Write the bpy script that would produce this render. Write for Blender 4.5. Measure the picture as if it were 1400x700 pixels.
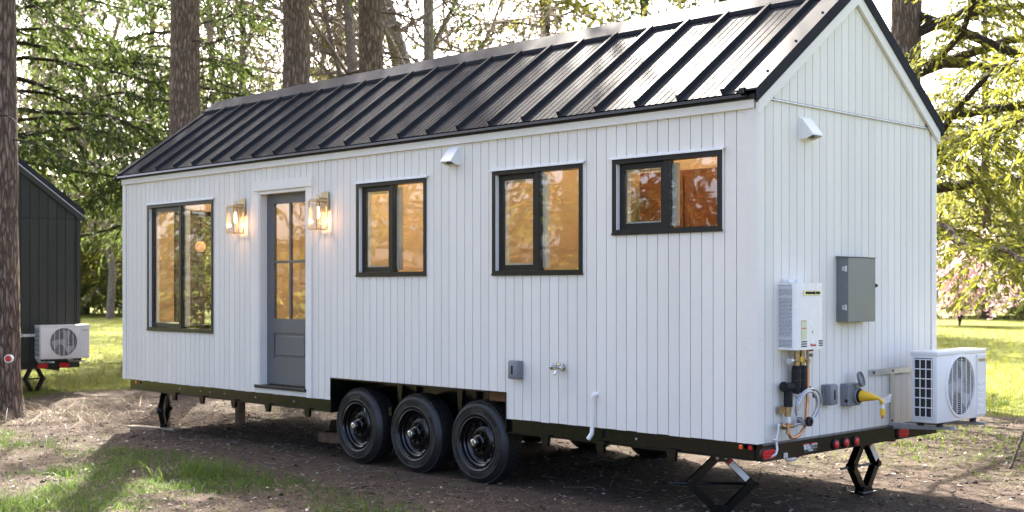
import bpy, bmesh, math, random
import numpy as np
from mathutils import Vector, Matrix
R_ = math.radians
scene = bpy.context.scene
for o in list(bpy.data.objects): bpy.data.objects.remove(o)

# ------------------------------------------------------------------ camera, sky, sun, exposure
cam = bpy.data.cameras.new("camera"); camo = bpy.data.objects.new("camera", cam)
scene.collection.objects.link(camo); scene.camera = camo
camo.location = (5.0593, -7.4067, 1.8061)
camo.rotation_euler = (R_(90), 0, 0.7910)
cam.sensor_width = 36; cam.lens = 36 * 1721.4 / 1400
cam.shift_y = 45.44 / 1400
cam.clip_end = 3000; cam.clip_start = 0.05
cam.dof.use_dof = True; cam.dof.focus_distance = 10.5; cam.dof.aperture_fstop = 2.8
SUN_EL, SUN_AZ = 43.0, -56.0            # azimuth from +Y towards +X
w = bpy.data.worlds.new("World"); scene.world = w; w.use_nodes = True
nt = w.node_tree
sky = nt.nodes.new("ShaderNodeTexSky"); sky.sky_type = 'NISHITA'; sky.sun_disc = False
sky.sun_elevation = R_(SUN_EL); sky.sun_rotation = R_(SUN_AZ); sky.air_density = 0.42; sky.dust_density = 5.0; sky.ozone_density = 0.1
bg = nt.nodes["Background"]; bg.inputs[1].default_value = 0.15
nt.links.new(sky.outputs[0], bg.inputs[0])
sd = bpy.data.lights.new("sun", 'SUN'); sd.energy = 5.0; sd.angle = R_(0.55); sd.color = (1.0, 0.93, 0.82)
so = bpy.data.objects.new("sun", sd); scene.collection.objects.link(so)
SUN_DIR = Vector((math.cos(R_(SUN_EL)) * math.sin(R_(SUN_AZ)), math.cos(R_(SUN_EL)) * math.cos(R_(SUN_AZ)), math.sin(R_(SUN_EL))))
so.rotation_euler = SUN_DIR.to_track_quat('Z', 'Y').to_euler(); so.location = (-20, 14, 25)
vs = scene.view_settings
vs.view_transform = 'Standard'; vs.look = 'None'; vs.exposure = 2.83; vs.gamma = 1.0; vs.use_curve_mapping = False
cy = scene.cycles
cy.max_bounces = 6; cy.diffuse_bounces = 3; cy.glossy_bounces = 3; cy.transmission_bounces = 4; cy.transparent_max_bounces = 10
cy.caustics_reflective = False; cy.caustics_refractive = False; cy.sample_clamp_indirect = 6.0
cy.use_denoising = True

COL = scene.collection
GZ = 0.13                                # ground level by the wheels

# ------------------------------------------------------------------ helpers
def new_mat(name, base=(.5, .5, .5), rough=.6, metal=0.0, spec=.5, coat=0.0):
    m = bpy.data.materials.new(name); m.use_nodes = True
    b = m.node_tree.nodes["Principled BSDF"]
    b.inputs["Base Color"].default_value = (*base, 1); b.inputs["Roughness"].default_value = rough
    b.inputs["Metallic"].default_value = metal; b.inputs["Specular IOR Level"].default_value = spec
    b.inputs["Coat Weight"].default_value = coat
    return m
def N(m, typ, **kw):
    n = m.node_tree.nodes.new(typ)
    for k, v in kw.items():
        if k.startswith("i_"):
            key = k[2:]; key = int(key) if key.isdigit() else key.replace("__", " ")
            n.inputs[key].default_value = v
        else: setattr(n, k, v)
    return n
def L(m, a, b): m.node_tree.links.new(a, b)
def bsdf(m): return m.node_tree.nodes["Principled BSDF"]
def ramp(m, fac, stops):
    r = N(m, "ShaderNodeValToRGB"); e = r.color_ramp.elements
    while len(e) < len(stops): e.new(0.5)
    for el, (p, c) in zip(e, stops): el.position = p; el.color = (*c, 1)
    L(m, fac, r.inputs[0]); return r.outputs[0]
def coords(m, scale=(1, 1, 1), out="Object", loc=(0, 0, 0)):
    tc = N(m, "ShaderNodeTexCoord"); mp = N(m, "ShaderNodeMapping")
    mp.inputs["Scale"].default_value = scale; mp.inputs["Location"].default_value = loc
    L(m, tc.outputs[out], mp.inputs[0]); return mp.outputs[0]
def noise(m, vec, scale, detail=4, rough=.55, out="Fac"):
    n = N(m, "ShaderNodeTexNoise"); n.inputs["Scale"].default_value = scale; n.inputs["Detail"].default_value = detail
    n.inputs["Roughness"].default_value = rough; L(m, vec, n.inputs["Vector"]); return n.outputs[out]
def bump(m, h, strength=.3, dist=.01, target=None):
    b = N(m, "ShaderNodeBump"); b.inputs["Strength"].default_value = strength; b.inputs["Distance"].default_value = dist
    L(m, h, b.inputs["Height"]); L(m, b.outputs[0], (target or bsdf(m)).inputs["Normal"]); return b
def mixc(m, fac, a, b, mode='MIX'):
    x = N(m, "ShaderNodeMix", data_type='RGBA', blend_type=mode)
    for sock, v in ((x.inputs[0], fac), (x.inputs[6], a), (x.inputs[7], b)):
        if isinstance(v, (int, float)): sock.default_value = v
        elif isinstance(v, tuple): sock.default_value = (*v, 1)
        else: L(m, v, sock)
    return x.outputs[2]
def math_(m, op, a, b=None, clamp=False):
    x = N(m, "ShaderNodeMath", operation=op, use_clamp=clamp)
    for i, v in enumerate((a, b)):
        if v is None: continue
        if isinstance(v, (int, float)): x.inputs[i].default_value = v
        else: L(m, v, x.inputs[i])
    return x.outputs[0]
def worn(name, base, rough, metal=0., var=.12, scale=9., bs=.0, spec=.5, coat=0., rv=.12):
    """paint / metal / plastic with uneven tone and gloss"""
    m = new_mat(name, base, rough, metal, spec, coat)
    v = coords(m); f = noise(m, v, scale, 5, .6)
    lo = tuple(c * (1 - var) for c in base); hi = tuple(min(1, c * (1 + var)) for c in base)
    L(m, ramp(m, f, [(.3, lo), (.7, hi)]), bsdf(m).inputs["Base Color"])
    mr = N(m, "ShaderNodeMapRange"); mr.inputs[3].default_value = max(.03, rough - rv); mr.inputs[4].default_value = min(1, rough + rv)
    L(m, noise(m, v, scale * 2.7, 3), mr.inputs[0]); L(m, mr.outputs[0], bsdf(m).inputs["Roughness"])
    if bs: bump(m, noise(m, v, scale * 6, 3), bs, .004)
    return m

class MB:
    def __init__(s): s.v = []; s.f = []
    def add(s, vs, fs):
        o = len(s.v); s.v += [tuple(a) for a in vs]; s.f += [tuple(i + o for i in f) for f in fs]; return s
    def box(s, x0, x1, y0, y1, z0, z1):
        if x1 < x0: x0, x1 = x1, x0
        if y1 < y0: y0, y1 = y1, y0
        if z1 < z0: z0, z1 = z1, z0
        return s.add([(x0,y0,z0),(x1,y0,z0),(x1,y1,z0),(x0,y1,z0),(x0,y0,z1),(x1,y0,z1),(x1,y1,z1),(x0,y1,z1)],
                     [(0,3,2,1),(4,5,6,7),(0,1,5,4),(1,2,6,5),(2,3,7,6),(3,0,4,7)])
    def cbox(s, x0, x1, y0, y1, z0, z1, b=.006, seg=1):
        bm = bmesh.new(); bmesh.ops.create_cube(bm, size=1)
        for v in bm.verts: v.co = ((x0+x1)/2 + v.co.x*(x1-x0), (y0+y1)/2 + v.co.y*(y1-y0), (z0+z1)/2 + v.co.z*(z1-z0))
        bmesh.ops.bevel(bm, geom=bm.edges[:], offset=b, segments=seg, affect='EDGES', profile=.5)
        bm.verts.index_update()
        s.add([v.co[:] for v in bm.verts], [[v.index for v in f.verts] for f in bm.faces]); bm.free(); return s
    def prism(s, poly, axis, a, b):
        """polygon of 2-D points extruded along axis from a to b; the other two axes in cyclic order"""
        n = len(poly); f3 = {'x': lambda p, t: (t, p[0], p[1]), 'y': lambda p, t: (p[0], t, p[1]), 'z': lambda p, t: (p[0], p[1], t)}[axis]
        vs = [f3(p, a) for p in poly] + [f3(p, b) for p in poly]
        return s.add(vs, [tuple(range(n))[::-1], tuple(range(n, 2*n))] + [(i, (i+1) % n, n+(i+1) % n, n+i) for i in range(n)])
    def tube(s, pts, rad, n=8, caps=True):
        pts = [Vector(p) for p in pts]; m = len(pts)
        if not hasattr(rad, '__len__'): rad = [rad]*m
        up = None; rings = []
        for i, p in enumerate(pts):
            t = (pts[min(i+1, m-1)] - pts[max(i-1, 0)])
            if t.length < 1e-9: t = Vector((0, 0, 1))
            t.normalize()
            if up is None:
                up = Vector((0, 0, 1)) if abs(t.z) < .9 else Vector((1, 0, 0))
            a = up - t*up.dot(t)
            if a.length < 1e-6: a = t.orthogonal()
            a.normalize(); b = t.cross(a); up = a
            rings.append([p + (a*math.cos(2*math.pi*k/n) + b*math.sin(2*math.pi*k/n))*rad[i] for k in range(n)])
        vs = [q for r in rings for q in r]
        fs = [(i*n+k, i*n+(k+1) % n, (i+1)*n+(k+1) % n, (i+1)*n+k) for i in range(m-1) for k in range(n)]
        if caps: fs += [tuple(range(n))[::-1], tuple((m-1)*n+k for k in range(n))]
        return s.add(vs, fs)
    def lathe(s, prof, c=(0,0,0), axis='y', n=32, closed=False, caps=True):
        """prof: (radius, along-axis); revolve round axis through c"""
        m = len(prof); vs = []
        for r, h in prof:
            for k in range(n):
                a = 2*math.pi*k/n; u, v = r*math.cos(a), r*math.sin(a)
                q = {'x': (h, u, v), 'y': (u, h, v), 'z': (u, v, h)}[axis]
                vs.append((c[0]+q[0], c[1]+q[1], c[2]+q[2]))
        fs = [(i*n+k, i*n+(k+1) % n, (i+1)*n+(k+1) % n, (i+1)*n+k) for i in range(m-1) for k in range(n)]
        if closed: fs += [((m-1)*n+k, (m-1)*n+(k+1) % n, (k+1) % n, k) for k in range(n)]
        elif caps:
            if prof[0][0] > 1e-6: fs.append(tuple(range(n)))
            if prof[-1][0] > 1e-6: fs.append(tuple((m-1)*n+k for k in range(n)))
        return s.add(vs, fs)
    def ring(s, x0, x1, z0, z1, y0, y1, t):
        """rectangular frame in the XZ plane"""
        return s.box(x0,x0+t,y0,y1,z0,z1).box(x1-t,x1,y0,y1,z0,z1).box(x0+t,x1-t,y0,y1,z0,z0+t).box(x0+t,x1-t,y0,y1,z1-t,z1)
    def mesh(s, name, smooth=False, fix=True):
        me = bpy.data.meshes.new(name); me.from_pydata(s.v, [], s.f); me.validate()
        if fix:
            bm = bmesh.new(); bm.from_mesh(me); bmesh.ops.recalc_face_normals(bm, faces=bm.faces[:]); bm.to_mesh(me); bm.free()
        if smooth:
            me.polygons.foreach_set("use_smooth", [True]*len(me.polygons))
            me.set_sharp_from_angle(angle=R_(38))
        return me
    def build(s, name, mat, parent=None, smooth=False, loc=None):
        return obj(name, s.mesh(name, smooth), mat, parent, loc)

def obj(name, me, mat, parent=None, loc=None):
    if mat is not None and not me.materials: me.materials.append(mat)
    o = bpy.data.objects.new(name, me); COL.objects.link(o)
    if parent is not None: o.parent = parent
    if loc is not None: o.location = loc
    return o
def thing(name, label, cat, loc=(0,0,0), rz=0., group=None):
    o = bpy.data.objects.new(name, None); COL.objects.link(o); o.location = loc; o.rotation_euler = (0,0,rz)
    o.empty_display_size = .2
    return tag(o, label, cat, group)
def tag(o, label=None, cat=None, group=None, kind=None):
    for k, v in (('label', label), ('category', cat), ('group', group), ('kind', kind)):
        if v: o[k] = v
    return o
def copy_tree(o, parent=None):
    c = o.copy(); COL.objects.link(c); c.parent = parent
    for ch in list(o.children): copy_tree(ch, c)
    return c
def np_mesh(name, V, F, smooth=False):
    V = np.asarray(V, np.float32); F = np.asarray(F, np.int32); k = F.shape[1]
    me = bpy.data.meshes.new(name); me.vertices.add(len(V)); me.vertices.foreach_set("co", V.ravel())
    me.loops.add(F.size); me.loops.foreach_set("vertex_index", F.ravel())
    me.polygons.add(len(F)); me.polygons.foreach_set("loop_start", np.arange(len(F), dtype=np.int32)*k)
    me.polygons.foreach_set("loop_total", np.full(len(F), k, np.int32))
    if smooth: me.polygons.foreach_set("use_smooth", np.ones(len(F), bool))
    me.update(calc_edges=True); return me
def text_mesh(txt, size, extrude=.001, bold=0.):
    cu = bpy.data.curves.new("lettering", 'FONT'); cu.body = txt; cu.size = size; cu.extrude = extrude; cu.offset = bold
    cu.align_x = 'CENTER'; cu.align_y = 'CENTER'; cu.resolution_u = 2
    t = bpy.data.objects.new("lettering", cu); COL.objects.link(t)
    dg = bpy.context.evaluated_depsgraph_get(); me = bpy.data.meshes.new_from_object(t.evaluated_get(dg))
    bpy.data.objects.remove(t); return me
def text_on_end(txt, size, x, y, z, mat, parent, bold=0., sx=1.):
    """lettering on a face that looks along +X"""
    me = text_mesh(txt, size, .0008, bold); o = obj("lettering", me, mat, parent)
    o.rotation_euler = (R_(90), 0, R_(90)); o.location = (x, y, z); o.scale = (sx, 1, 1); return o

# value noise on numpy arrays
_rng = np.random.default_rng(5); _P = _rng.random((256, 256))
def vnoise(x, y):
    xi = np.floor(x).astype(int); yi = np.floor(y).astype(int); fx = x-xi; fy = y-yi
    fx = fx*fx*(3-2*fx); fy = fy*fy*(3-2*fy)
    a = _P[xi & 255, yi & 255]; b = _P[(xi+1) & 255, yi & 255]; c = _P[xi & 255, (yi+1) & 255]; d = _P[(xi+1) & 255, (yi+1) & 255]
    return (a*(1-fx)+b*fx)*(1-fy)+(c*(1-fx)+d*fx)*fy
def fbm(x, y, o=4):
    s = 0; a = .5
    for i in range(o): s = s + a*vnoise(x*2**i+17*i, y*2**i+31*i); a *= .5
    return s

# ------------------------------------------------------------------ materials
M = {}
def siding_mat(name, base, var=.03, drift=.05):
    m = new_mat(name, base, .62, 0, .35)
    v = coords(m, (1, 1, 1)); oi = N(m, "ShaderNodeObjectInfo")
    va = N(m, "ShaderNodeVectorMath", operation='ADD'); L(m, v, va.inputs[0])
    sc = N(m, "ShaderNodeVectorMath", operation='SCALE'); sc.inputs[3].default_value = 13.
    L(m, oi.outputs["Location"], sc.inputs[0]); L(m, sc.outputs[0], va.inputs[1])
    v = va.outputs[0]
    mp = N(m, "ShaderNodeMapping"); mp.inputs["Scale"].default_value = (6, 6, 70); L(m, v, mp.inputs[0])
    g = noise(m, mp.outputs[0], 2.2, 4, .65); big = noise(m, v, 1.3, 4, .6)
    lo = tuple(c*(1-drift) for c in base); hi = tuple(c*(1+drift) for c in base)
    c1 = ramp(m, big, [(.3, lo), (.7, hi)])
    c2 = mixc(m, .5, c1, ramp(m, g, [(.25, tuple(c*.93 for c in base)), (.6, base)]))
    vo = N(m, "ShaderNodeTexVoronoi"); vo.inputs["Scale"].default_value = 5.5; L(m, v, vo.inputs["Vector"])
    c2 = mixc(m, math_(m, 'MULTIPLY', math_(m, 'LESS_THAN', vo.outputs["Distance"], .020), .7), c2, tuple(c*.3 for c in base))
    hv = N(m, "ShaderNodeHueSaturation"); L(m, c2, hv.inputs["Color"])
    mr = N(m, "ShaderNodeMapRange"); mr.inputs[3].default_value = 1-var; mr.inputs[4].default_value = 1+var
    L(m, oi.outputs["Random"], mr.inputs[0]); L(m, mr.outputs[0], hv.inputs["Value"])
    L(m, hv.outputs[0], bsdf(m).inputs["Base Color"]); bump(m, g, .38, .005)
    return m
M['siding'] = siding_mat("white_siding", (.758, .735, .672))
M['backing'] = worn("white_wall_backing", (.42, .42, .43), .8)
M['trim'] = siding_mat("white_trim", (.765, .745, .69), .02)
M['dark_siding'] = siding_mat("dark_green_siding", (.036, .037, .028), .12, .15)
M['groove_dark'] = worn("dark_groove", (.012, .013, .012), .8)
def sheet_metal(name, base, gloss, r0, r1):
    """matt-painted sheet steel: a diffuse coat with an even, weak sheen"""
    m = bpy.data.materials.new(name); m.use_nodes = True; t = m.node_tree; t.nodes.clear()
    out = t.nodes.new("ShaderNodeOutputMaterial"); ad = t.nodes.new("ShaderNodeAddShader")
    df = t.nodes.new("ShaderNodeBsdfDiffuse"); gl = t.nodes.new("ShaderNodeBsdfGlossy"); 
    lw = t.nodes.new("ShaderNodeLayerWeight"); lw.inputs[0].default_value = .5
    g6 = math_(m, 'ADD', math_(m, 'MULTIPLY', math_(m, 'POWER', lw.outputs["Facing"], 6.), gloss*9), gloss*.2)
    cc = N(m, "ShaderNodeCombineColor"); [L(m, g6, cc.inputs[i]) for i in range(3)]; L(m, cc.outputs[0], gl.inputs["Color"])
    v = coords(m); f = noise(m, v, 1.8, 5, .6)
    L(m, ramp(m, f, [(.3, tuple(c*.8 for c in base)), (.7, tuple(c*1.25 for c in base))]), df.inputs[0])
    mr = N(m, "ShaderNodeMapRange"); mr.inputs[3].default_value = r0; mr.inputs[4].default_value = r1
    L(m, noise(m, v, 4, 5, .7), mr.inputs[0]); L(m, mr.outputs[0], gl.inputs["Roughness"])
    bp_ = bump(m, noise(m, v, 3.0, 2), .12, .02, gl); L(m, bp_.outputs[0], df.inputs["Normal"])
    L(m, df.outputs[0], ad.inputs[0]); L(m, gl.outputs[0], ad.inputs[1]); L(m, ad.outputs[0], out.inputs[0]); return m
M['roof'] = sheet_metal("charcoal_roof_metal", (.030, .0305, .033), .0045, .26, .36)
M['rake'] = sheet_metal("charcoal_trim_metal", (.034, .035, .040), .006, .28, .40)
M['black'] = worn("black_window_frame", (.0045, .0045, .005), .34, 0, .2, 8)
M['steel'] = worn("black_painted_steel", (.0045, .005, .0045), .17, 0, .3, 6, .04, .5, rv=.06)
M['underside'] = worn("dark_steel_underside", (.008, .007, .006), .6, 0, .4, 4)
M['rubber'] = worn("tyre_rubber", (.012, .012, .0125), .5, 0, .35, 14, .1)
M['rim'] = worn("gloss_black_rim", (.004, .004, .0045), .2, 0, .2, 6)
M['chrome'] = worn("chrome", (.62, .62, .63), .2, 1., .1)
M['galv'] = worn("galvanised_steel", (.52, .53, .55), .4, .75, .15, 20)
M['brass'] = worn("brushed_brass", (.60, .48, .30), .32, .9, .12, 25)
M['brassfit'] = worn("brass_fitting", (.36, .26, .14), .38, .85, .2, 30)
M['copper'] = worn("copper_pipe", (.60, .30, .15), .36, .7, .15, 25)
M['grey_box'] = worn("grey_enclosure", (.17, .18, .19), .36, .25, .06, 5)
M['grey_plastic'] = worn("grey_plastic", (.18, .19, .205), .45, 0, .06, 7)
M['door'] = worn("grey_door_paint", (.115, .118, .125), .42, 0, .03, 4)
M['white_plastic'] = worn("white_plastic", (.78, .78, .77), .38, 0, .03, 6)
M['white_enamel'] = worn("white_enamel", (.80, .80, .79), .25, 0, .03, 5)
M['ac_white'] = worn("off_white_ac_paint", (.74, .74, .73), .34, 0, .05, 5)
M['ac_cream'] = worn("cream_ac_paint", (.72, .69, .64), .36, 0, .05, 5)
M['dark_fin'] = worn("dark_coil_fins", (.022, .022, .020), .55, .2, .3, 30)
M['fan_recess'] = worn("grey_fan_recess", (.075, .075, .078), .6)
M['fan'] = worn("grey_fan_blade", (.30, .30, .31), .45, 0, .08)
M['foam'] = worn("black_foam_insulation", (.010, .010, .011), .85, 0, .3, 30, .3)
M['rubber_black'] = worn("black_rubber", (.008, .008, .008), .55, 0, .2, 20)
M['yellow'] = worn("yellow_plug", (.78, .48, .02), .42, 0, .06, 9)
M['tag'] = worn("white_tag", (.75, .75, .74), .55, 0, .04, 9)
M['red_tape'] = worn("red_tape", (.55, .03, .025), .4)
M['orange'] = worn("orange_marker", (.72, .09, .02), .3)
M['timber'] = worn("weathered_timber", (.20, .125, .08), .8, 0, .35, 8, .3)
M['board'] = worn("pale_board", (.36, .28, .20), .8, 0, .3, 8, .3)
M['gold_letter'] = worn("gold_lettering", (.42, .26, .07), .5)
M['green_letter'] = worn("green_lettering", (.22, .30, .10), .5)
M['red_letter'] = worn("red_lettering", (.60, .06, .05), .5)
M['white_letter'] = worn("white_lettering", (.80, .80, .80), .5)
M['black_letter'] = worn("black_lettering", (.03, .03, .03), .5)
M['yellow_print'] = worn("yellow_sticker", (.62, .64, .40), .5, 0, .1, 60)
M['lens'] = worn("red_lamp_lens", (.55, .012, .02), .16, 0, .25, 60, .1, .6)
M['cream'] = worn("cream_interior_wall", (.66, .56, .42), .7, 0, .03, 3)
M['ceiling'] = worn("tan_interior_boards", (.50, .36, .21), .6, 0, .1, 3)
M['floor'] = worn("wood_floor", (.24, .15, .08), .5, 0, .3, 3)
M['redwood'] = worn("red_brown_cabinet_wood", (.20, .085, .046), .42, 0, .3, 4)
M['counter'] = worn("pale_counter", (.62, .58, .52), .3)
def glass_mat(name, ior=1.9, tint=(.93, .95, .93)):
    m = bpy.data.materials.new(name); m.use_nodes = True; t = m.node_tree; t.nodes.clear()
    out = t.nodes.new("ShaderNodeOutputMaterial"); mx = t.nodes.new("ShaderNodeMixShader")
    tr = t.nodes.new("ShaderNodeBsdfTransparent"); tr.inputs[0].default_value = (*tint, 1)
    gl = t.nodes.new("ShaderNodeBsdfGlossy"); gl.inputs["Roughness"].default_value = .012
    lw = t.nodes.new("ShaderNodeLayerWeight"); lw.inputs[0].default_value = .5; f0 = ((ior-1)/(ior+1))**2
    fac = math_(m, 'ADD', math_(m, 'MULTIPLY', math_(m, 'POWER', lw.outputs["Facing"], 5.), 1-f0), f0)
    v = coords(m); b = N(m, "ShaderNodeBump"); b.inputs["Strength"].default_value = .05; b.inputs["Distance"].default_value = .02
    L(m, noise(m, v, 2.2, 2), b.inputs["Height"]); L(m, b.outputs[0], gl.inputs["Normal"])
    L(m, fac, mx.inputs[0]); L(m, tr.outputs[0], mx.inputs[1]); L(m, gl.outputs[0], mx.inputs[2]); L(m, mx.outputs[0], out.inputs[0])
    return m
M['glass'] = glass_mat("window_glass", 2.15)
M['lamp_glass'] = glass_mat("lantern_glass", 1.45, (.97, .96, .94))
def emit_mat(name, col, s):
    m = new_mat(name, col, .5); bsdf(m).inputs["Emission Color"].default_value = (*col, 1); bsdf(m).inputs["Emission Strength"].default_value = s
    return m
M['bulb'] = emit_mat("glowing_bulb", (1.0, .62, .25), 2.0)
M['globe'] = emit_mat("glowing_globe", (1.0, .55, .28), .10)
M['downlight'] = emit_mat("glowing_downlight", (1.0, .66, .36), 2.)
def label_mat():
    m = new_mat("printed_label", (.52, .54, .56), .5)
    tc = N(m, "ShaderNodeTexCoord"); s = N(m, "ShaderNodeSeparateXYZ"); L(m, tc.outputs["Object"], s.inputs[0])
    fr = math_(m, 'FRACT', math_(m, 'MULTIPLY', s.outputs[2], 105.))
    line = math_(m, 'LESS_THAN', fr, .5)
    words = math_(m, 'GREATER_THAN', noise(m, coords(m, (140, 140, 105)), 1., 1), .44)
    blk = math_(m, 'GREATER_THAN', noise(m, coords(m, (.01, .01, 17)), 1., 1), .43)
    f = math_(m, 'MULTIPLY', math_(m, 'MULTIPLY', line, words), blk)
    L(m, mixc(m, math_(m, 'MULTIPLY', f, .8), (.52, .54, .57), (.10, .10, .11)), bsdf(m).inputs["Base Color"]); return m
M['label'] = label_mat()
def bark_mat(name, c0, c1, c2, vs=1.):
    m = new_mat(name, c1, .9, 0, .2)
    v = coords(m, (15*vs, 15*vs, 3.2*vs)); n1 = noise(m, v, 1.6, 6, .62); dist = N(m, "ShaderNodeVectorMath", operation='ADD')
    nn = noise(m, v, 1.3, 3, .5, "Color"); sc = N(m, "ShaderNodeVectorMath", operation='SCALE'); sc.inputs[3].default_value = .9
    L(m, nn, sc.inputs[0]); L(m, v, dist.inputs[0]); L(m, sc.outputs[0], dist.inputs[1])
    vo = N(m, "ShaderNodeTexVoronoi", feature='DISTANCE_TO_EDGE'); vo.inputs["Scale"].default_value = 1.5; L(m, dist.outputs[0], vo.inputs["Vector"])
    plate = N(m, "ShaderNodeMapRange"); plate.inputs[1].default_value = 0; plate.inputs[2].default_value = .30; L(m, vo.outputs["Distance"], plate.inputs[0])
    col = mixc(m, plate.outputs[0], c0, ramp(m, n1, [(.3, c1), (.72, c2)]))
    L(m, col, bsdf(m).inputs["Base Color"])
    h = math_(m, 'ADD', plate.outputs[0], math_(m, 'MULTIPLY', n1, .7)); bump(m, h, .9, .03); return m
M['bark'] = bark_mat("fir_bark", (.095, .064, .047), (.215, .153, .114), (.37, .285, .222))
M['bark_near'] = bark_mat("near_fir_bark", (.055, .037, .028), (.16, .112, .086), (.31, .24, .195), .8)
M['limb'] = bark_mat("mossy_limb_bark", (.04, .03, .02), (.10, .078, .055), (.18, .15, .10), 2.)
M['pale_bark'] = bark_mat("sunlit_lichen_bark", (.22, .17, .14), (.40, .33, .28), (.56, .49, .43), 1.5)  # lichen tone raised to stand in for sunlight on the bare twigs
def leaf_mat(name, c0, c1, trans, tfac=.5, rough=.55):
    m = bpy.data.materials.new(name); m.use_nodes = True; t = m.node_tree
    b = bsdf(m); out = t.nodes["Material Output"]
    g = N(m, "ShaderNodeNewGeometry"); r = g.outputs["Random Per Island"]
    big = noise(m, coords(m), .9, 3)
    f = math_(m, 'ADD', math_(m, 'MULTIPLY', r, .55), math_(m, 'MULTIPLY', big, .5))
    col = ramp(m, f, [(.25, c0), (.8, c1)]); L(m, col, b.inputs["Base Color"]); b.inputs["Roughness"].default_value = rough
    b.inputs["Specular IOR Level"].default_value = .25
    tr = N(m, "ShaderNodeBsdfTranslucent"); L(m, mixc(m, .5, col, trans, 'MIX'), tr.inputs[0])
    mx = N(m, "ShaderNodeMixShader"); mx.inputs[0].default_value = tfac
    L(m, b.outputs[0], mx.inputs[1]); L(m, tr.outputs[0], mx.inputs[2]); L(m, mx.outputs[0], out.inputs[0]); return m
M['needle_dark'] = leaf_mat("dark_fir_needles", (.022, .044, .016), (.070, .095, .028), (.14, .19, .04), .45)
M['needle_mid'] = leaf_mat("fir_needles", (.040, .056, .016), (.105, .108, .028), (.30, .29, .05), .5)
M['needle_gold'] = leaf_mat("sunny_fir_needles", (.055, .074, .014), (.11, .115, .024), (.42, .42, .06), .55)
M['needle_behind'] = leaf_mat("sun_gold_fir_needles", (.10, .085, .016), (.19, .145, .03), (.3, .25, .04), .25)  # golden sunlight put into the needle colour of the mirrored firs
M['shrub'] = leaf_mat("shrub_leaves", (.060, .075, .02), (.15, .15, .05), (.25, .25, .06), .5)
M['blossom'] = leaf_mat("pink_blossom", (.55, .36, .36), (.72, .54, .52), (.7, .5, .5), .4)
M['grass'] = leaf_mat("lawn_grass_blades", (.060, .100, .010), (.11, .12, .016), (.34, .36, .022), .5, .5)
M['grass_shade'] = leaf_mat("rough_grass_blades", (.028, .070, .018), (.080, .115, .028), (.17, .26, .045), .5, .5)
M['straw'] = leaf_mat("dry_straw", (.16, .115, .065), (.33, .26, .165), (.3, .22, .14), .15, .6)
M['weed'] = leaf_mat("weed_leaves", (.05, .11, .015), (.12, .18, .025), (.24, .30, .03), .45)
M['litter'] = leaf_mat("brown_needle_litter", (.030, .018, .011), (.30, .22, .155), (.2, .14, .09), .05, .8)
M['cone'] = worn("fir_cone", (.028, .018, .014), .85, 0, .4, 40)
M['chip'] = worn("pale_wood_chip", (.36, .31, .26), .8, 0, .35, 30)
M['clod'] = worn("dark_soil_clod", (.050, .038, .030), .95, 0, .4, 30, .4)
M['stone'] = worn("grey_stone", (.30, .29, .28), .8, 0, .3, 20)
def ground_mat():
    m = new_mat("soil_and_lawn", (.1, .08, .06), .95, 0, .15)
    a = N(m, "ShaderNodeAttribute", attribute_name="lawn"); v = coords(m)
    n_big = noise(m, v, .8, 6, .65); n_mid = noise(m, v, 6, 6, .7); n_fine = noise(m, v, 55, 4, .75); n_spk = noise(m, v, 130, 2, .6)
    soil = ramp(m, n_mid, [(.30, (.014, .010, .007)), (.5, (.050, .035, .025)), (.70, (.105, .076, .057))])
    soil = mixc(m, ramp(m, n_fine, [(.42, (0, 0, 0)), (.66, (1, 1, 1))]), soil, (.125, .092, .070), 'MIX')
    soil = mixc(m, ramp(m, n_spk, [(.60, (0, 0, 0)), (.70, (1, 1, 1))]), soil, (.22, .18, .145))
    soil = mixc(m, ramp(m, n_spk, [(.30, (1, 1, 1)), (.40, (0, 0, 0))]), soil, (.022, .016, .013))
    moss = math_(m, 'MULTIPLY', ramp(m, n_big, [(.50, (0, 0, 0)), (.62, (1, 1, 1))]), ramp(m, n_mid, [(.4, (0, 0, 0)), (.6, (1, 1, 1))]))
    soil = mixc(m, math_(m, 'MULTIPLY', moss, .4), soil, (.055, .075, .025))
    lawn = ramp(m, n_fine, [(.3, (.065, .085, .008)), (.7, (.13, .138, .011))])
    lawn = mixc(m, ramp(m, n_mid, [(.45, (0, 0, 0)), (.8, (.7, .7, .7))]), lawn, (.14, .135, .018))
    fac = math_(m, 'ADD', a.outputs["Fac"], math_(m, 'MULTIPLY', math_(m, 'SUBTRACT', n_mid, .5), .7), True)
    fac = ramp(m, fac, [(.38, (0, 0, 0)), (.6, (1, 1, 1))])
    L(m, mixc(m, fac, soil, lawn), bsdf(m).inputs["Base Color"])
    h = math_(m, 'ADD', math_(m, 'MULTIPLY', n_fine, .8), math_(m, 'MULTIPLY', n_mid, 1.2)); bump(m, h, .9, .035); return m
M['ground'] = ground_mat()

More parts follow.
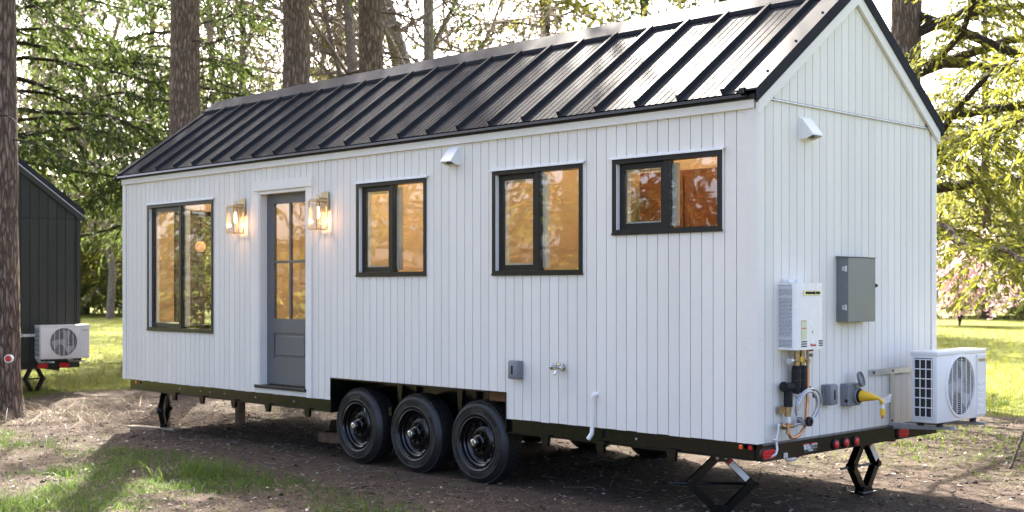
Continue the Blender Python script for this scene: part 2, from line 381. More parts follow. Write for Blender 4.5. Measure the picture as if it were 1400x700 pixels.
# ------------------------------------------------------------------ ground
def lawn_mask(x, y):
    """1 on the mown lawn, 0 on the worn soil round the houses"""
    d_left = (-14.2 - x) + 1.4*(fbm(x*.4, y*.4)-.5)*2
    d_back = (y - 6.9 - .12*(x+2)) + 2.0*(fbm(x*.35+9, y*.35)-.5)*2
    d_right = (x - 8.0 - .15*y) + 1.2*(fbm(x*.4+30, y*.4+12)-.5)*2
    d = np.maximum(np.maximum(d_left, d_back), d_right)
    return np.clip(d*.8+.5, 0, 1)
def gheight(x, y):
    h = GZ + .10*(fbm(x*.22+3, y*.22+8)-.47)
    bank = np.clip((y-3.2)/4.0, 0, 1); h = h + .16*bank*bank*(3-2*bank)
    near = np.exp(-((x+3)**2/60+(y+1)**2/25))
    h = h + near*(.05*(fbm(x*2.1, y*2.1, 4)-.47)+.028*(fbm(x*9, y*9, 3)-.45))
    well = np.exp(-(((x+3.7)/2.2)**4+((y-.15)/.5)**4)); h = h*(1-well)+GZ*well
    return h
def axis_pts(lo, a, b, hi, step):
    mid = np.arange(a, b+1e-6, step); out = [mid]
    for s, lim, start in ((-1, lo, a), (1, hi, b)):
        p, d, l = start, step, []
        while abs(p) < abs(lim):
            d *= 1.12; p += s*d; l.append(p)
        out.append(np.array(l))
    return np.sort(np.concatenate(out))
gx = axis_pts(-900, -10, 2.5, 900, .045); gy = axis_pts(-900, -3.8, 5., 900, .045)
XX, YY = np.meshgrid(gx, gy, indexing='ij'); ZZ = gheight(XX, YY)
nx, ny = XX.shape; idx = np.arange(nx*ny).reshape(nx, ny)
F = np.stack([idx[:-1, :-1], idx[1:, :-1], idx[1:, 1:], idx[:-1, 1:]], -1).reshape(-1, 4)
gme = np_mesh("ground", np.stack([XX, YY, ZZ], -1).reshape(-1, 3), F, True)
at = gme.attributes.new("lawn", 'FLOAT', 'POINT'); at.data.foreach_set("value", lawn_mask(XX, YY).ravel().astype(np.float32))
ground = obj("ground", gme, M['ground']); tag(ground, kind='structure')

# ------------------------------------------------------------------ the white tiny house
Lh, W = 9.117, 2.6                       # length along X (0 .. -Lh), width along Y (0 .. W)
ZB, ZF = .723, 3.072                     # siding bottom, fascia bottom
SL = .725                                # roof slope
def zrake(y): return 4.0 - SL*abs(y - W/2)        # lower edge of the rake boards
def zroof(y): return 3.19 + SL*(min(y, W-y)+.06)  # top of the roof sheets
house = thing("tiny_house", "white tiny house on a trailer with a black metal gable roof", "tiny house")
G = .1016
WINS = [(-8.54, -7.086, 1.325, 2.795), (-4.527, -3.509, 1.93, 2.808), (-2.652, -1.624, 1.926, 2.804), (-1.312, -.284, 2.226, 2.804)]
DOOR = (-6.19, -5.335, .79, 2.815); WELL = (-4.945, -2.485, ZB-.1, .943)
OPEN = WINS + [DOOR, WELL]
def cells(x0, x1, z0, z1, holes):
    """rectangles left of [x0,x1]x[z0,z1] when holes are cut out"""
    xs = sorted({x0, x1} | {h[i] for h in holes for i in (0, 1) if x0 < h[i] < x1}); out = []
    for a, b in zip(xs, xs[1:]):
        c = (a+b)/2; z = z0
        for h in sorted([h for h in holes if h[0] < c < h[1]], key=lambda h: h[2]):
            if h[3] <= z0 or h[2] >= z1: continue
            if h[2] > z: out.append((a, b, z, min(h[2], z1)))
            z = max(z, h[3])
        if z < z1: out.append((a, b, z, z1))
    return out
rnd = random.Random(3)
GAP = .0065
# long front wall: one plank per groove-to-groove strip
x = -.078; first = True; share = {}
while x > -Lh+.07:
    x1 = x; x0 = max(x - (G-.02 if first else G), -Lh+.062); first = False; x = x0
    cs = cells(x0+GAP/2, x1-GAP/2, ZB+rnd.uniform(-.003, .003), ZF+.02, OPEN)
    if not cs: continue
    full = len(cs) == 1 and abs((x1-x0)-G) < 1e-4 and cs[0][3] - cs[0][2] > 2.2
    if full and 'p' in share:
        obj("plank", share['p'], M['siding'], house, ((x0+x1)/2, 0, rnd.uniform(-.003, .003)))
        continue
    cx = (x0+x1)/2; groups = []
    for c_ in cs:
        hit = [g for g in groups if any(abs(d[1]-c_[0]) < 1e-6 and d[2] < c_[3] and d[3] > c_[2] for d in g)]
        ng = [c_]
        for g in hit: ng += g; groups.remove(g)
        groups.append(ng)
    for g in groups:
        b = MB()
        for a, c, z0, z1 in g: b.box(a-cx, c-cx, -.011, .002, z0, z1)
        o = b.build("plank", M['siding'], house, loc=(cx, 0, 0))
        if full: share['p'] = o.data
# gable end: planks below the belt flashing, planks above it up to the rake
BELT = 3.149
y = .062; first = True
while y < W-.07:
    y0 = y; y1 = min(y + (.028 if first else G), W-.062); first = False; y = y1; cyy = (y0+y1)/2
    a, c = y0+GAP/2, y1-GAP/2; h = (c-a)/2
    if h < .004: continue
    zt = min(BELT, zrake(a)+.03, zrake(c)+.03)
    b = MB().box(-.002, .011, -h, h, ZB-.004+rnd.uniform(-.002, .002), zt)
    b.build("plank", M['siding'], house, loc=(0, cyy, 0))
    za, zc = zrake(a)+.03, zrake(c)+.03
    if min(za, zc) > BELT+.03:
        poly = [(-h, BELT+.012), (h, BELT+.012), (h, zc)] + ([(W/2-cyy, 4.03)] if a < W/2 < c else []) + [(-h, za)]
        MB().prism(poly, 'x', 0.0, .016).build("plank", M['siding'], house, loc=(0, cyy, 0))
fl = MB().prism([(.0, BELT+.014), (.026, BELT+.006), (.026, BELT-.004), (.022, BELT-.004), (.022, BELT+.002), (0, BELT+.008)], 'y', .14, W-.14)
fl.build("belt_flashing", M['galv'], house)
# solid walls behind the planks
b = MB()
for a, c, z0, z1 in cells(-Lh, 0, ZB+.004, ZF+.1, OPEN): b.box(a, c, .003, .10, z0, z1)
b.build("front_wall", M['backing'], house)
b = MB()
for a, c, z0, z1 in cells(-Lh+.1, -.1, .84, 3.16, WINS+[DOOR, WELL]): b.box(a, c, .1005, .115, z0, z1)
b.build("interior_front_wall", M['cream'], house)
pent = [(.003, ZB), (W-.003, ZB), (W-.003, 3.10), (W/2, 4.06), (.003, 3.10)]
MB().prism(pent, 'x', -.1, -.003).build("end_wall", M['backing'], house)
pin = [(.12, .84), (W-.12, .84), (W-.12, 3.06), (W/2, 3.93), (.12, 3.06)]
MB().prism(pin, 'x', -.115, -.1005).build("interior_end_wall", M['cream'], house)
b = MB().box(-Lh, 0, W-.1, W, ZB, 3.12); b.build("back_wall", M['siding'], house)
MB().box(-Lh+.1, -.1, W-.116, W-.1005, .84, 3.16).build("interior_back_wall", M['cream'], house)
# far end wall with its tall glazed opening
EW = (.60, 2.0, 1.30, 2.79); b = MB()
for a, c, z0, z1 in cells(.003, W-.003, ZB, 3.10, [EW]): b.box(-Lh, -Lh+.1, a, c, z0, z1)
b.prism([(.003, 3.10), (W-.003, 3.10), (W/2, 4.06)], 'x', -Lh, -Lh+.1); b.build("far_end_wall", M['siding'], house)
b = MB()
for a, c, z0, z1 in cells(.12, W-.12, .84, 3.06, [EW]): b.box(-Lh+.1005, -Lh+.115, a, c, z0, z1)
b.prism([(.12, 3.06), (W-.12, 3.06), (W/2, 3.93)], 'x', -Lh+.1005, -Lh+.115); b.build("interior_far_wall", M['cream'], house)
b = MB(); a0, a1, z0, z1 = EW; t = .05
b.box(-Lh-.02, -Lh+.06, a0, a0+t, z0, z1).box(-Lh-.02, -Lh+.06, a1-t, a1, z0, z1).box(-Lh-.02, -Lh+.06, a0+t, a1-t, z0, z0+t).box(-Lh-.02, -Lh+.06, a0+t, a1-t, z1-t, z1)
ew = b.build("window", M['black'], house)
MB().box(-Lh+.02, -Lh+.026, a0+t, a1-t, z0+t, z1-t).build("pane", M['glass'], ew)
b = MB(); b2 = MB(); wl = (WELL[0]-.015, WELL[1]+.015, -1, .352)
for a, c, u, v in cells(-Lh+.1, -.1, .10, W-.1, [wl]): b.box(a, c, u, v, .80, .84)
b.build("interior_floor", M['floor'], house)
for a, c, u, v in cells(-Lh+.02, -.02, .02, W-.02, [wl]): b2.box(a, c, u, v, ZB+.004, .795)
b2.build("floor_deck", M['underside'], house)
MB().box(WELL[0], WELL[1], .12, .36, .9445, .96).build("wheel_box_lid", M['floor'], house)
# trim boards
b = MB().box(-.076, .020, -.020, 0, ZB, ZF+.001); b.build("corner_board", M['trim'], house)
MB().box(.0005, .0205, .0005, .062, ZB, zrake(.03)+.02).build("corner_board", M['trim'], house)
MB().box(.0005, .0205, W-.062, W+.02, ZB, zrake(W-.03)+.02).build("corner_board", M['trim'], house)
MB().box(-Lh-.02, -Lh+.06, -.020, 0, ZB, ZF+.001).build("corner_board", M['trim'], house)
MB().box(-Lh-.018, .003, -.036, .0, ZF, 3.168).build("fascia_board", M['trim'], house)
for s in (0, 1):
    yy = [-.036, W/2] if s == 0 else [W+.036, W/2]
    q = [(yy[0], zrake(yy[0])), (yy[1], 4.0), (yy[1], 4.133), (yy[0], zrake(yy[0])+.133)]
    MB().prism(q, 'x', .0215, .046).build("rake_board", M['trim'], house)
# roof: deck slabs, ribbed sheets, seams, caps
b = MB()
for s in (0, 1):
    f = (lambda v: v) if s == 0 else (lambda v: W-v)
    b.prism([(f(-.05), zroof(-.05)-.03), (f(W/2), zroof(W/2)-.03), (f(W/2), zroof(W/2)-.14), (f(0.0), zroof(0.0)-.115), (f(-.05), zroof(-.05)-.06)], 'x', -Lh-.02, .020)
roof = b.build("roof", M['underside'], house)
b = MB()
for s in (0, 1):
    f = (lambda v: v) if s == 0 else (lambda v: W-v)
    b.prism([(f(.1), zroof(.1)-.15), (f(W/2), zroof(W/2)-.145), (f(W/2), zroof(W/2)-.165), (f(.1), zroof(.1)-.17)], 'x', -Lh+.1, -.1)
b.build("interior_ceiling", M['ceiling'], house)
def sheet(width):
    prof = [(0, 0)]
    for k in range(1, 6):
        c = width*k/6; prof += [(c-.010, 0), (c-.004, .0030), (c+.004, .0030), (c+.010, 0)]
    prof += [(width, 0)]; vs, fs = [], []
    for (px, pz) in prof:
        for yy in (-.07, W/2): vs.append((px, yy-pz*.58, zroof(yy)+pz*.81))
    for i in range(len(prof)-1): fs.append((2*i, 2*i+2, 2*i+3, 2*i+1))
    m = MB(); m.add(vs, fs); return m.mesh("roof_panel", fix=False)
sm = sheet(.40)
seams = [-.24-.4*k for k in range(22)]
def seam_mesh(y0=-.055, y1=1.14):
    m = MB(); w2, h = .019, .040
    v = []
    for yy in (y0, y1):
        for sx, hh in ((-w2, -.002), (-w2*.8, h), (w2*.8, h), (w2, -.002)): v.append((sx, yy-hh*.58, zroof(yy)+hh*.81))
    m.add(v, [(0, 1, 2, 3), (4, 7, 6, 5), (0, 4, 5, 1), (1, 5, 6, 2), (2, 6, 7, 3), (3, 7, 4, 0)]); return m.mesh("seam")
sme = seam_mesh()
rsm = random.Random(9)
for i, sx in enumerate(seams):
    obj("seam", sme, M['roof'], roof, (sx, 0, 0))
    if i < 21:
        obj("roof_panel", sm, M['roof'], roof, (sx-.4, 0, rsm.uniform(-.0015, .0015)))
me2 = sheet(.40); obj("roof_panel", me2, M['roof'], roof, (-.24, 0, 0)).scale = (.36, 1, 1)
obj("roof_panel", me2, M['roof'], roof, (-9.10, 0, 0)).scale = (1.15, 1, 1)
bb = MB()      # back slope, one plain sheet
bb.prism([(W+.07, zroof(W+.07)), (W/2, zroof(W/2)), (W/2, zroof(W/2)-.02), (W+.07, zroof(W+.07)-.02)], 'x', -Lh-.03, .02); bb.build("rear_roof_sheet", M['roof'], roof)
q = .012
MB().prism([(1.10, zroof(1.10)+.042), (W/2, zroof(W/2)+.05), (W-1.10, zroof(1.10)+.042), (W-1.10, zroof(1.10)+.008), (W-1.125, zroof(1.125)+.03), (W/2, zroof(W/2)+.035), (1.125, zroof(1.125)+.03), (1.10, zroof(1.10)+.008)], 'x', -Lh-.05, .05).build("ridge_cap", M['rake'], roof)
for xa, xb in ((-.125, .056), (-Lh-.056, -Lh+.02)):
    for s in (0, 1):
        f = (lambda v: v) if s == 0 else (lambda v: W-v)
        pr = MB(); outer = .056 if xa > -1 else -Lh-.056; inner = -.13 if xa > -1 else -Lh+.03
        y0, y1 = -.075, W/2
        v = []
        for yy in (y0, y1):
            for px, dz in ((inner, .010), (inner, .022), (outer, .026), (outer, -.078), (outer-(.008 if outer > -1 else -.008), -.078), (outer-(.008 if outer > -1 else -.008), .010)):
                v.append((px, f(yy), zroof(yy)+dz))
        n = 6
        pr.add(v, [tuple(range(n)), tuple(range(2*n-1, n-1, -1))] + [(i, (i+1) % n, n+(i+1) % n, n+i) for i in range(n)])
        pr.build("rake_trim", M['rake'], roof)
MB().prism([(-.075, 3.172), (-.082, 3.150), (-.070, 3.150), (-.062, 3.168), (.0, 3.1685), (.0, 3.20), (-.06, 3.176)], 'x', -Lh-.05, -.03).build("drip_edge", M['steel'], roof)
MB().cbox(-.085, -.04, -.098, -.05, 3.17, 3.215, .004).build("eave_end_cap", M['steel'], roof)
sc = MB()
for k in range(4):
    yy = .12+.36*k; sc.lathe([(.0, .012), (.009, .010), (.011, 0)], (.012-.0, yy, zroof(yy)+.024), 'z', 8)
sc.build("screw", M['steel'], roof)
# windows
def slider(wn, name="window"):
    x0, x1, z0, z1 = wn; t = .036
    f = MB().ring(x0, x1, z0, z1, -.022, .075, t)
    xm = (x0+x1)/2
    f.box(xm-.022, xm+.022, -.005, .06, z0+t, z1-t)
    o = f.build(name, M['black'], house)
    s = MB().ring(x0+t+.003, xm-.024, z0+t+.002, z1-t-.002, .022, .055, .045); s.build("sash", M['black'], o)
    MB().box(x0+t+.0005, x0+t+.0075, -.014, .02, z0+t, z1-t).build("weather_strip", M['white_plastic'], o)
    MB().ring(x0+t+.046, xm-.071, z0+t+.05, z1-t-.05, .056, .095, .010).build("inner_liner", M['white_plastic'], o)
    MB().box(xm+.0225, xm+.052, .045, .098, z0+t+.02, z1-t-.02).build("inner_rail", M['white_plastic'], o)
    MB().box(x0+t+.049, xm-.070, .036, .042, z0+t+.048, z1-t-.048).build("pane", M['glass'], o)
    MB().box(xm+.023, x1-t-.001, .012, .018, z0+t+.001, z1-t-.001).build("pane", M['glass'], o)
    MB().prism([(-.011, z1+.022), (-.040, z1+.010), (-.040, z1-.002), (-.036, z1-.002), (-.036, z1+.006), (-.011, z1+.016)], 'x', x0-.02, x1+.03).build("head_flashing", M['white_plastic'], o)
    MB().box(x0-.004, x1+.012, -.026, -.0225, z0-.006, z0+.012).build("sill_strip", M['black'], o)
    return o
for wn in WINS: slider(wn)
# door
dx0, dx1, dz0, dz1 = DOOR
jb = MB().box(dx0-.001, dx0+.020, -.016, .13, dz0, dz1).box(dx1-.020, dx1+.001, -.016, .13, dz0, dz1).box(dx0+.02, dx1-.02, -.016, .13, dz1-.018, dz1+.002)
jb.build("door_jamb", M['trim'], house)
MB().box(dx0-.085, dx0-.0015, -.022, 0, ZB+.04, dz1+.018).build("door_casing", M['trim'], house)
MB().box(dx1+.0015, dx1+.085, -.022, 0, ZB+.001, dz1+.018).build("door_casing", M['trim'], house)
MB().box(dx0-.09, dx1+.10, -.032, 0, dz1+.0185, dz1+.112).build("door_head_trim", M['trim'], house)
s0, s1, sy0, sy1 = dx0+.022, dx1-.022, .072, .112
db = MB(); gl0, gl1, gz0, gz1 = s0+.125, s1-.115, 1.50, 2.695
db.box(s0, gl0, sy0, sy1, dz0+.03, dz1-.02).box(gl1, s1, sy0, sy1, dz0+.03, dz1-.02)
db.box(gl0, gl1, sy0, sy1, gz1, dz1-.02)
gm = (gl0+gl1)/2
pz = (1.085, 1.355)
db.box(gl0, gl1, sy0, sy1, pz[1], gz0).box(gl0, gl1, sy0, sy1, dz0+.03, pz[0])
db.box(gl0, gl1, sy0+.012, sy1, pz[0], pz[1])
door = db.build("door", M['door'], house)
MB().cbox(gl0+.03, gl1-.03, sy0+.002, sy0+.02, pz[0]+.03, pz[1]-.03, .008).build("raised_panel", M['door'], door)
zm = 2.09
mu = MB().box(gm-.012, gm+.012, sy0+.004, sy1-.004, gz0, gz1).box(gl0, gm-.012, sy0+.004, sy1-.004, zm-.012, zm+.012).box(gm+.012, gl1, sy0+.004, sy1-.004, zm-.012, zm+.012)
mu.build("muntin", M['door'], door)
for a, c in ((gl0, gm-.012), (gm+.012, gl1)):
    for u, v in ((gz0, zm-.012), (zm+.012, gz1)):
        MB().box(a, c, sy0+.014, sy0+.020, u, v).build("pane", M['glass'], door)
MB().cbox(dx0-.05, dx1-.001, -.045, .12, dz0-.012, dz0+.018, .004).build("door_threshold", M['underside'], house)
MB().box(dx0-.04, dx1-.002, -.020, -.001, ZB+.005, dz0-.0125).build("threshold_skirt", M['trim'], house)
# interior
MB().box(-3.02, -2.95, .35, W-.12, .841, 3.0).build("interior_partition", M['cream'], house)
cab = thing("kitchen_counter", "pale kitchen counter seen through the wide window right of the wall vent", "counter", (-2.1, .42, .841))
MB().box(-.75, .85, -.28, .22, 0, .87).build("cabinet_base", M['redwood'], cab)
MB().cbox(-.78, .88, -.30, .25, .872, .91, .004).build("countertop", M['counter'], cab)
fa = thing("kitchen_faucet", "gooseneck kitchen faucet behind the window above the wall socket", "faucet", (-1.80, .27, 1.752))
MB().lathe([(.026, 0), (.026, .02), (.014, .03), (.013, .05)], axis='z', n=12).build("faucet_base", M['galv'], fa, True)
MB().tube([(0, 0, .04), (0, 0, .30)]+[(.09*(1-math.cos(a)), .02*(1-math.cos(a)), .30+.09*math.sin(a)) for a in np.linspace(.3, math.pi, 9)]+[(.18, .04, .24)], .011, 10).build("spout", M['galv'], fa, True)
wd = thing("wardrobe", "red-brown wooden wardrobe behind the small high window nearest the corner", "wardrobe", (-2.0, 2.2, .841))
MB().box(-.72, .92, -.18, .28, 0, 2.08).build("cabinet_body", M['redwood'], wd)
for k in range(3):
    d = MB().cbox(-.70+.54*k, -.18+.54*k, -.205, -.182, .05, 2.03, .005).build("cabinet_door", M['redwood'], wd)
    MB().tube([(-.23+.54*k, -.225, .95), (-.23+.54*k, -.225, 1.12)], .008, 6).build("handle", M['steel'], d)
pl = thing("pendant_lamp", "round glowing pendant lamp behind the large left window", "pendant lamp", (-8.62, .74, 2.33))
MB().lathe([(.0, -.068), (.035, -.06), (.06, -.03), (.068, 0), (.06, .03), (.035, .06), (.0, .068)], axis='z', n=20).build("globe", M['globe'], pl, True)
MB().tube([(0, 0, .068), (0, 0, 1.05)], .004, 6).build("cord", M['steel'], pl)
def interior_light(x, y, z, e):
    d = thing("ceiling_downlight", "warm round downlight in the ceiling inside the white house", "ceiling light", (x, y, z), 0, "downlights inside the white house")
    MB().lathe([(.07, 0), (.07, -.02), (.055, -.02)], axis='z', n=20, caps=False).build("trim_ring", M['white_plastic'], d)
    MB().lathe([(.054, -.014), (.0, -.015)], axis='z', n=20).build("lens", M['downlight'], d)
    ld = bpy.data.lights.new("downlight", 'POINT'); ld.energy = e; ld.color = (1.0, .70, .42); ld.shadow_soft_size = .06
    lo = bpy.data.objects.new("downlight_source", ld); COL.objects.link(lo); lo.parent = d; lo.location = (0, 0, -.08)
for xx, e in ((-7.6, 12), (-5.6, 11), (-4.0, 9), (-2.0, 6), (-.8, 8)):
    interior_light(xx, W/2, zroof(W/2)-.172, e)

# ------------------------------------------------------------------ trailer under the house
tf = MB()
tf.box(-Lh+.10, -4.95, .022, .075, .600, .722).box(-2.48, -.03, .022, .075, .600, .722)      # side rails
for zz in (.600, .712): tf.box(-Lh+.10, -4.95, .0, .0215, zz, zz+.010); tf.box(-2.48, -.03, .0, .0215, zz, zz+.010)
tf.box(-Lh+.10, -.04, W-.075, W-.02, .600, .722)
for yy in (.55, W-.62): tf.box(-Lh-.9, -.05, yy, yy+.07, .565, .70)
for k in range(16): tf.box(-Lh+.4+k*.57, -Lh+.44+k*.57, .08, W-.08, .62, .70)
frame = tf.build("trailer_frame", M['steel'], house)
bp = MB().box(-.02, .045, .02, W-.03, .598, .700); bp.prism([(.0465, .700), (.0465, .712), (.0, .724), (-.02, .724), (-.02, .7005), (.0, .7005)], 'y', .02, W-.03)
bumper = bp.build("rear_bumper", M['steel'], house)
def pocket(xx):
    MB().prism([(-.05, .62), (.05, .62), (.035, .53), (-.02, .53)], 'y', -.008, .021).build("stake_pocket", M['steel'], frame, loc=(xx, 0, 0))
for xx in (-7.95, -7.35, -6.70, -6.05, -5.35, -2.05, -1.45, -.75): pocket(xx)
bo = MB()
for xx in (-8.75, -7.85, -7.4, -7.2, -6.9, -6.3, -5.6, -1.1): bo.lathe([(.009, 0), (.009, -.008), (0, -.010)], (xx, .0215, .665), 'y', 6)
bo.build("bolt_head", M['galv'], frame)
for xx, a in ((-.125, 'orange'), (-.045, 'lens'), (-8.82, 'orange')):
    MB().cbox(xx-.016, xx+.016, -.016, -.002, .676, .708, .005).build("marker_lamp", M['orange'] if a == 'orange' else M['lens'], frame)
def stadium(hw, hh, n=8):
    r = hh; pts = []
    for c, a0 in ((hw-r, -90), (-(hw-r), 90)):
        for k in range(n+1):
            a = R_(a0+180*k/n); pts.append((c+r*math.cos(a), r*math.sin(a)))
    return pts
def tail(yc, zc):
    o = MB().prism([(yc+a, zc+b_) for a, b_ in stadium(.098, .045)], 'x', .0455, .058).build("tail_light", M['rubber_black'], bumper)
    MB().prism([(yc+a, zc+b_) for a, b_ in stadium(.083, .031)], 'x', .0585, .066).build("lens", M['lens'], o)
    mm = MB()
    for k in range(-3, 4):
        for j in (-1, 1): mm.cbox(.0655, .070, yc+k*.019-.007, yc+k*.019+.007, zc+j*.011-.008, zc+j*.011+.008, .003)
    mm.build("reflector_facet", M['lens'], o)
tail(.065, .652); tail(1.975, .648)
for yc in (.955, 1.10, 1.25):
    o = MB().lathe([(.0, .0), (.040, 0), (.040, .012), (.032, .014)], (.0455, yc, .642), 'x', 20).build("round_lamp", M['rubber_black'], bumper)
    MB().lathe([(.030, .0), (.030, .010), (.018, .016), (.0, .017)], (.056, yc, .642), 'x', 20).build("lens", M['lens'], o, True)
pt = MB().cbox(.0455, .058, .26, .31, .600, .640, .004); pt.box(.0585, .075, .27, .30, .588, .60); pt.cbox(.046, .066, .30, .41, .575, .598, .004)
pt.build("plate_lamp", M['galv'], bumper)
dec = MB().prism([(.535, .618), (.70, .618), (.71, .672), (.525, .672)], 'x', .0456, .0475).build("maker_decal", M['black_letter'], bumper)
for a, c in ((.525, .605), (.632, .712)):
    MB().prism([(a, .673), (c, .673), (c-.004, .681), (a+.004, .681)], 'x', .0456, .0478).build("decal_wing", M['red_letter'], dec)
    MB().prism([(a, .667), (c, .667), (c, .6725), (a, .6725)], 'x', .0478, .0484).build("decal_wing", M['white_letter'], dec)
text_on_end("IRON", .036, .0485, .575, .650, M['white_letter'], dec, .0012, .95)
text_on_end("EAGLE", .036, .0485, .663, .650, M['galv'], dec, 0, .85)
text_on_end("TRAILERS", .017, .0485, .62, .629, M['white_letter'], dec, .0004, .9)
# wheel arch
wx0, wx1 = WELL[0], WELL[1]
b = MB().box(wx0+.011, wx1-.011, -.016, .334, .930, .9425).box(wx0+.001, wx0+.010, -.016, .334, .60, .9425).box(wx1-.010, wx1-.001, -.016, .334, .60, .9425)
b.box(wx0, wx1, .335, .35, .55, .93); b.build("wheel_arch", M['steel'], house)
for xc in (-4.14, -3.30):
    MB().prism([(xc-.04, .93), (xc+.04, .93), (xc+.012, .62), (xc-.012, .62)], 'y', .20, .24).build("spring_hanger", M['steel'], frame)
ax = MB()
for xx in (-4.564, -3.72, -2.873): ax.tube([(xx, .26, .50), (xx, W-.26, .50)], .038, 10)
ax.build("axle", M['underside'], house, True)
# wheels
def wheel_mesh():
    Rt, wd = .365, .225
    tp = [(.215, .012), (.228, .0), (.240, -.005), (.244, -.010), (.250, -.010), (.254, -.006), (.300, -.006), (.303, -.011), (.310, -.011), (.313, -.004), (.322, .004), (.338, .014), (.350, .030), (.357, .045), (.357, wd-.045), (.350, wd-.03), (.330, wd-.01), (.27, wd+.004), (.215, wd-.01)]
    t = MB().lathe(tp, n=72, closed=True)
    for k in range(56):
        a0 = 2*math.pi*k/56; da = 2*math.pi/56*.80
        for j, (h0, h1) in enumerate(((.030, .062), (.068, .108), (.114, .152), (.158, .196))):
            aa = a0+(.5*2*math.pi/56 if j % 2 else 0); v = []
            for rr in (.345 if j in (0, 3) else .354, Rt-(.004 if j in (0, 3) else 0)):
                for (a, h) in ((aa, h0), (aa+da, h0+.004), (aa+da, h1+.004), (aa, h1)):
                    v.append((rr*math.cos(a), h, rr*math.sin(a)))
            t.add(v, [(0, 3, 2, 1), (4, 5, 6, 7), (0, 1, 5, 4), (1, 2, 6, 5), (2, 3, 7, 6), (3, 0, 4, 7)])
    for k in range(110):          # raised sidewall ribs and letters
        if (k // 11) % 2: continue
        a0 = 2*math.pi*k/110; da = .026 if k % 3 else .04; v = []
        for hh in (-.0045, -.0115):
            for (a, r) in ((a0, .264), (a0+da, .264), (a0+da, .292), (a0, .292)): v.append((r*math.cos(a), hh, r*math.sin(a)))
        t.add(v, [(0, 3, 2, 1), (4, 5, 6, 7), (0, 1, 5, 4), (1, 2, 6, 5), (2, 3, 7, 6), (3, 0, 4, 7)])
    tyre = t.mesh("tyre", True)
    rp = [(.222, .004), (.224, -.004), (.216, -.006), (.208, .006), (.203, .030), (.192, .038), (.188, .060), (.176, .070), (.160, .074), (.140, .058), (.118, .046), (.096, .042), (.085, .046), (.0, .046), (.0, .06), (.2, .09), (.21, .2), (.222, .2)]
    rim = MB().lathe(rp, n=56, caps=False).mesh("wheel", True)
    hl = MB()
    for k in range(8):
        a = 2*math.pi*(k+.5)/8; c = (.150*math.cos(a), .0655, .150*math.sin(a))
        hl.lathe([(.0, -.007), (.014, -.0065), (.016, -.002), (.016, .002)], c, 'y', 12)
    holes = hl.mesh("hand_hole_shade")  # raised discs whose black stands in for the shade inside the holes
    hub = MB().lathe([(.066, .046), (.066, .020), (.060, .014), (.048, .012), (.046, -.028), (.040, -.034), (.0, -.034)], n=28).mesh("hub", True)
    cap = MB().lathe([(.034, -.0345), (.034, -.046), (.026, -.050), (.016, -.050), (.014, -.044), (.0, -.044)], n=24).mesh("hub_cap", True)
    lug = MB().lathe([(.0125, .0), (.0125, -.018), (.008, -.026), (0, -.028)], n=6).mesh("lug_nut")
    return tyre, rim, holes, hub, cap, lug
TY, RI, HO, HU, CA, LU = wheel_mesh()
def wheel(x, y, z, flip=False, rot=0.):
    wroot = obj("wheel", RI, M['rim'], house, (x, y, z)); wroot.rotation_euler = (0, rot, math.pi if flip else 0)
    obj("tyre", TY, M['rubber'], wroot); obj("hand_hole_shade", HO, M['foam'], wroot); obj("hub", HU, M['rim'], wroot); obj("hub_cap", CA, M['chrome'], wroot)
    for k in range(8):
        a = 2*math.pi*k/8; obj("lug_nut", LU, M['rim'] if k % 3 else M['steel'], wroot, (.083*math.cos(a), .046, .083*math.sin(a)))
    if not flip:
        st = MB().box(-.009, .009, -.002, 0, -.024, .024).build("sticker", M['tag'], wroot); st.location = (-.045, .068, .155); st.rotation_euler = (R_(-12), R_(-45), 0)
for i, (xx, zz) in enumerate(((-4.575, .496), (-3.735, .488), (-2.89, .482))):
    wheel(xx, .028, zz, False, .5+.7*i); wheel(xx, W-.03, zz, True, .3*i)

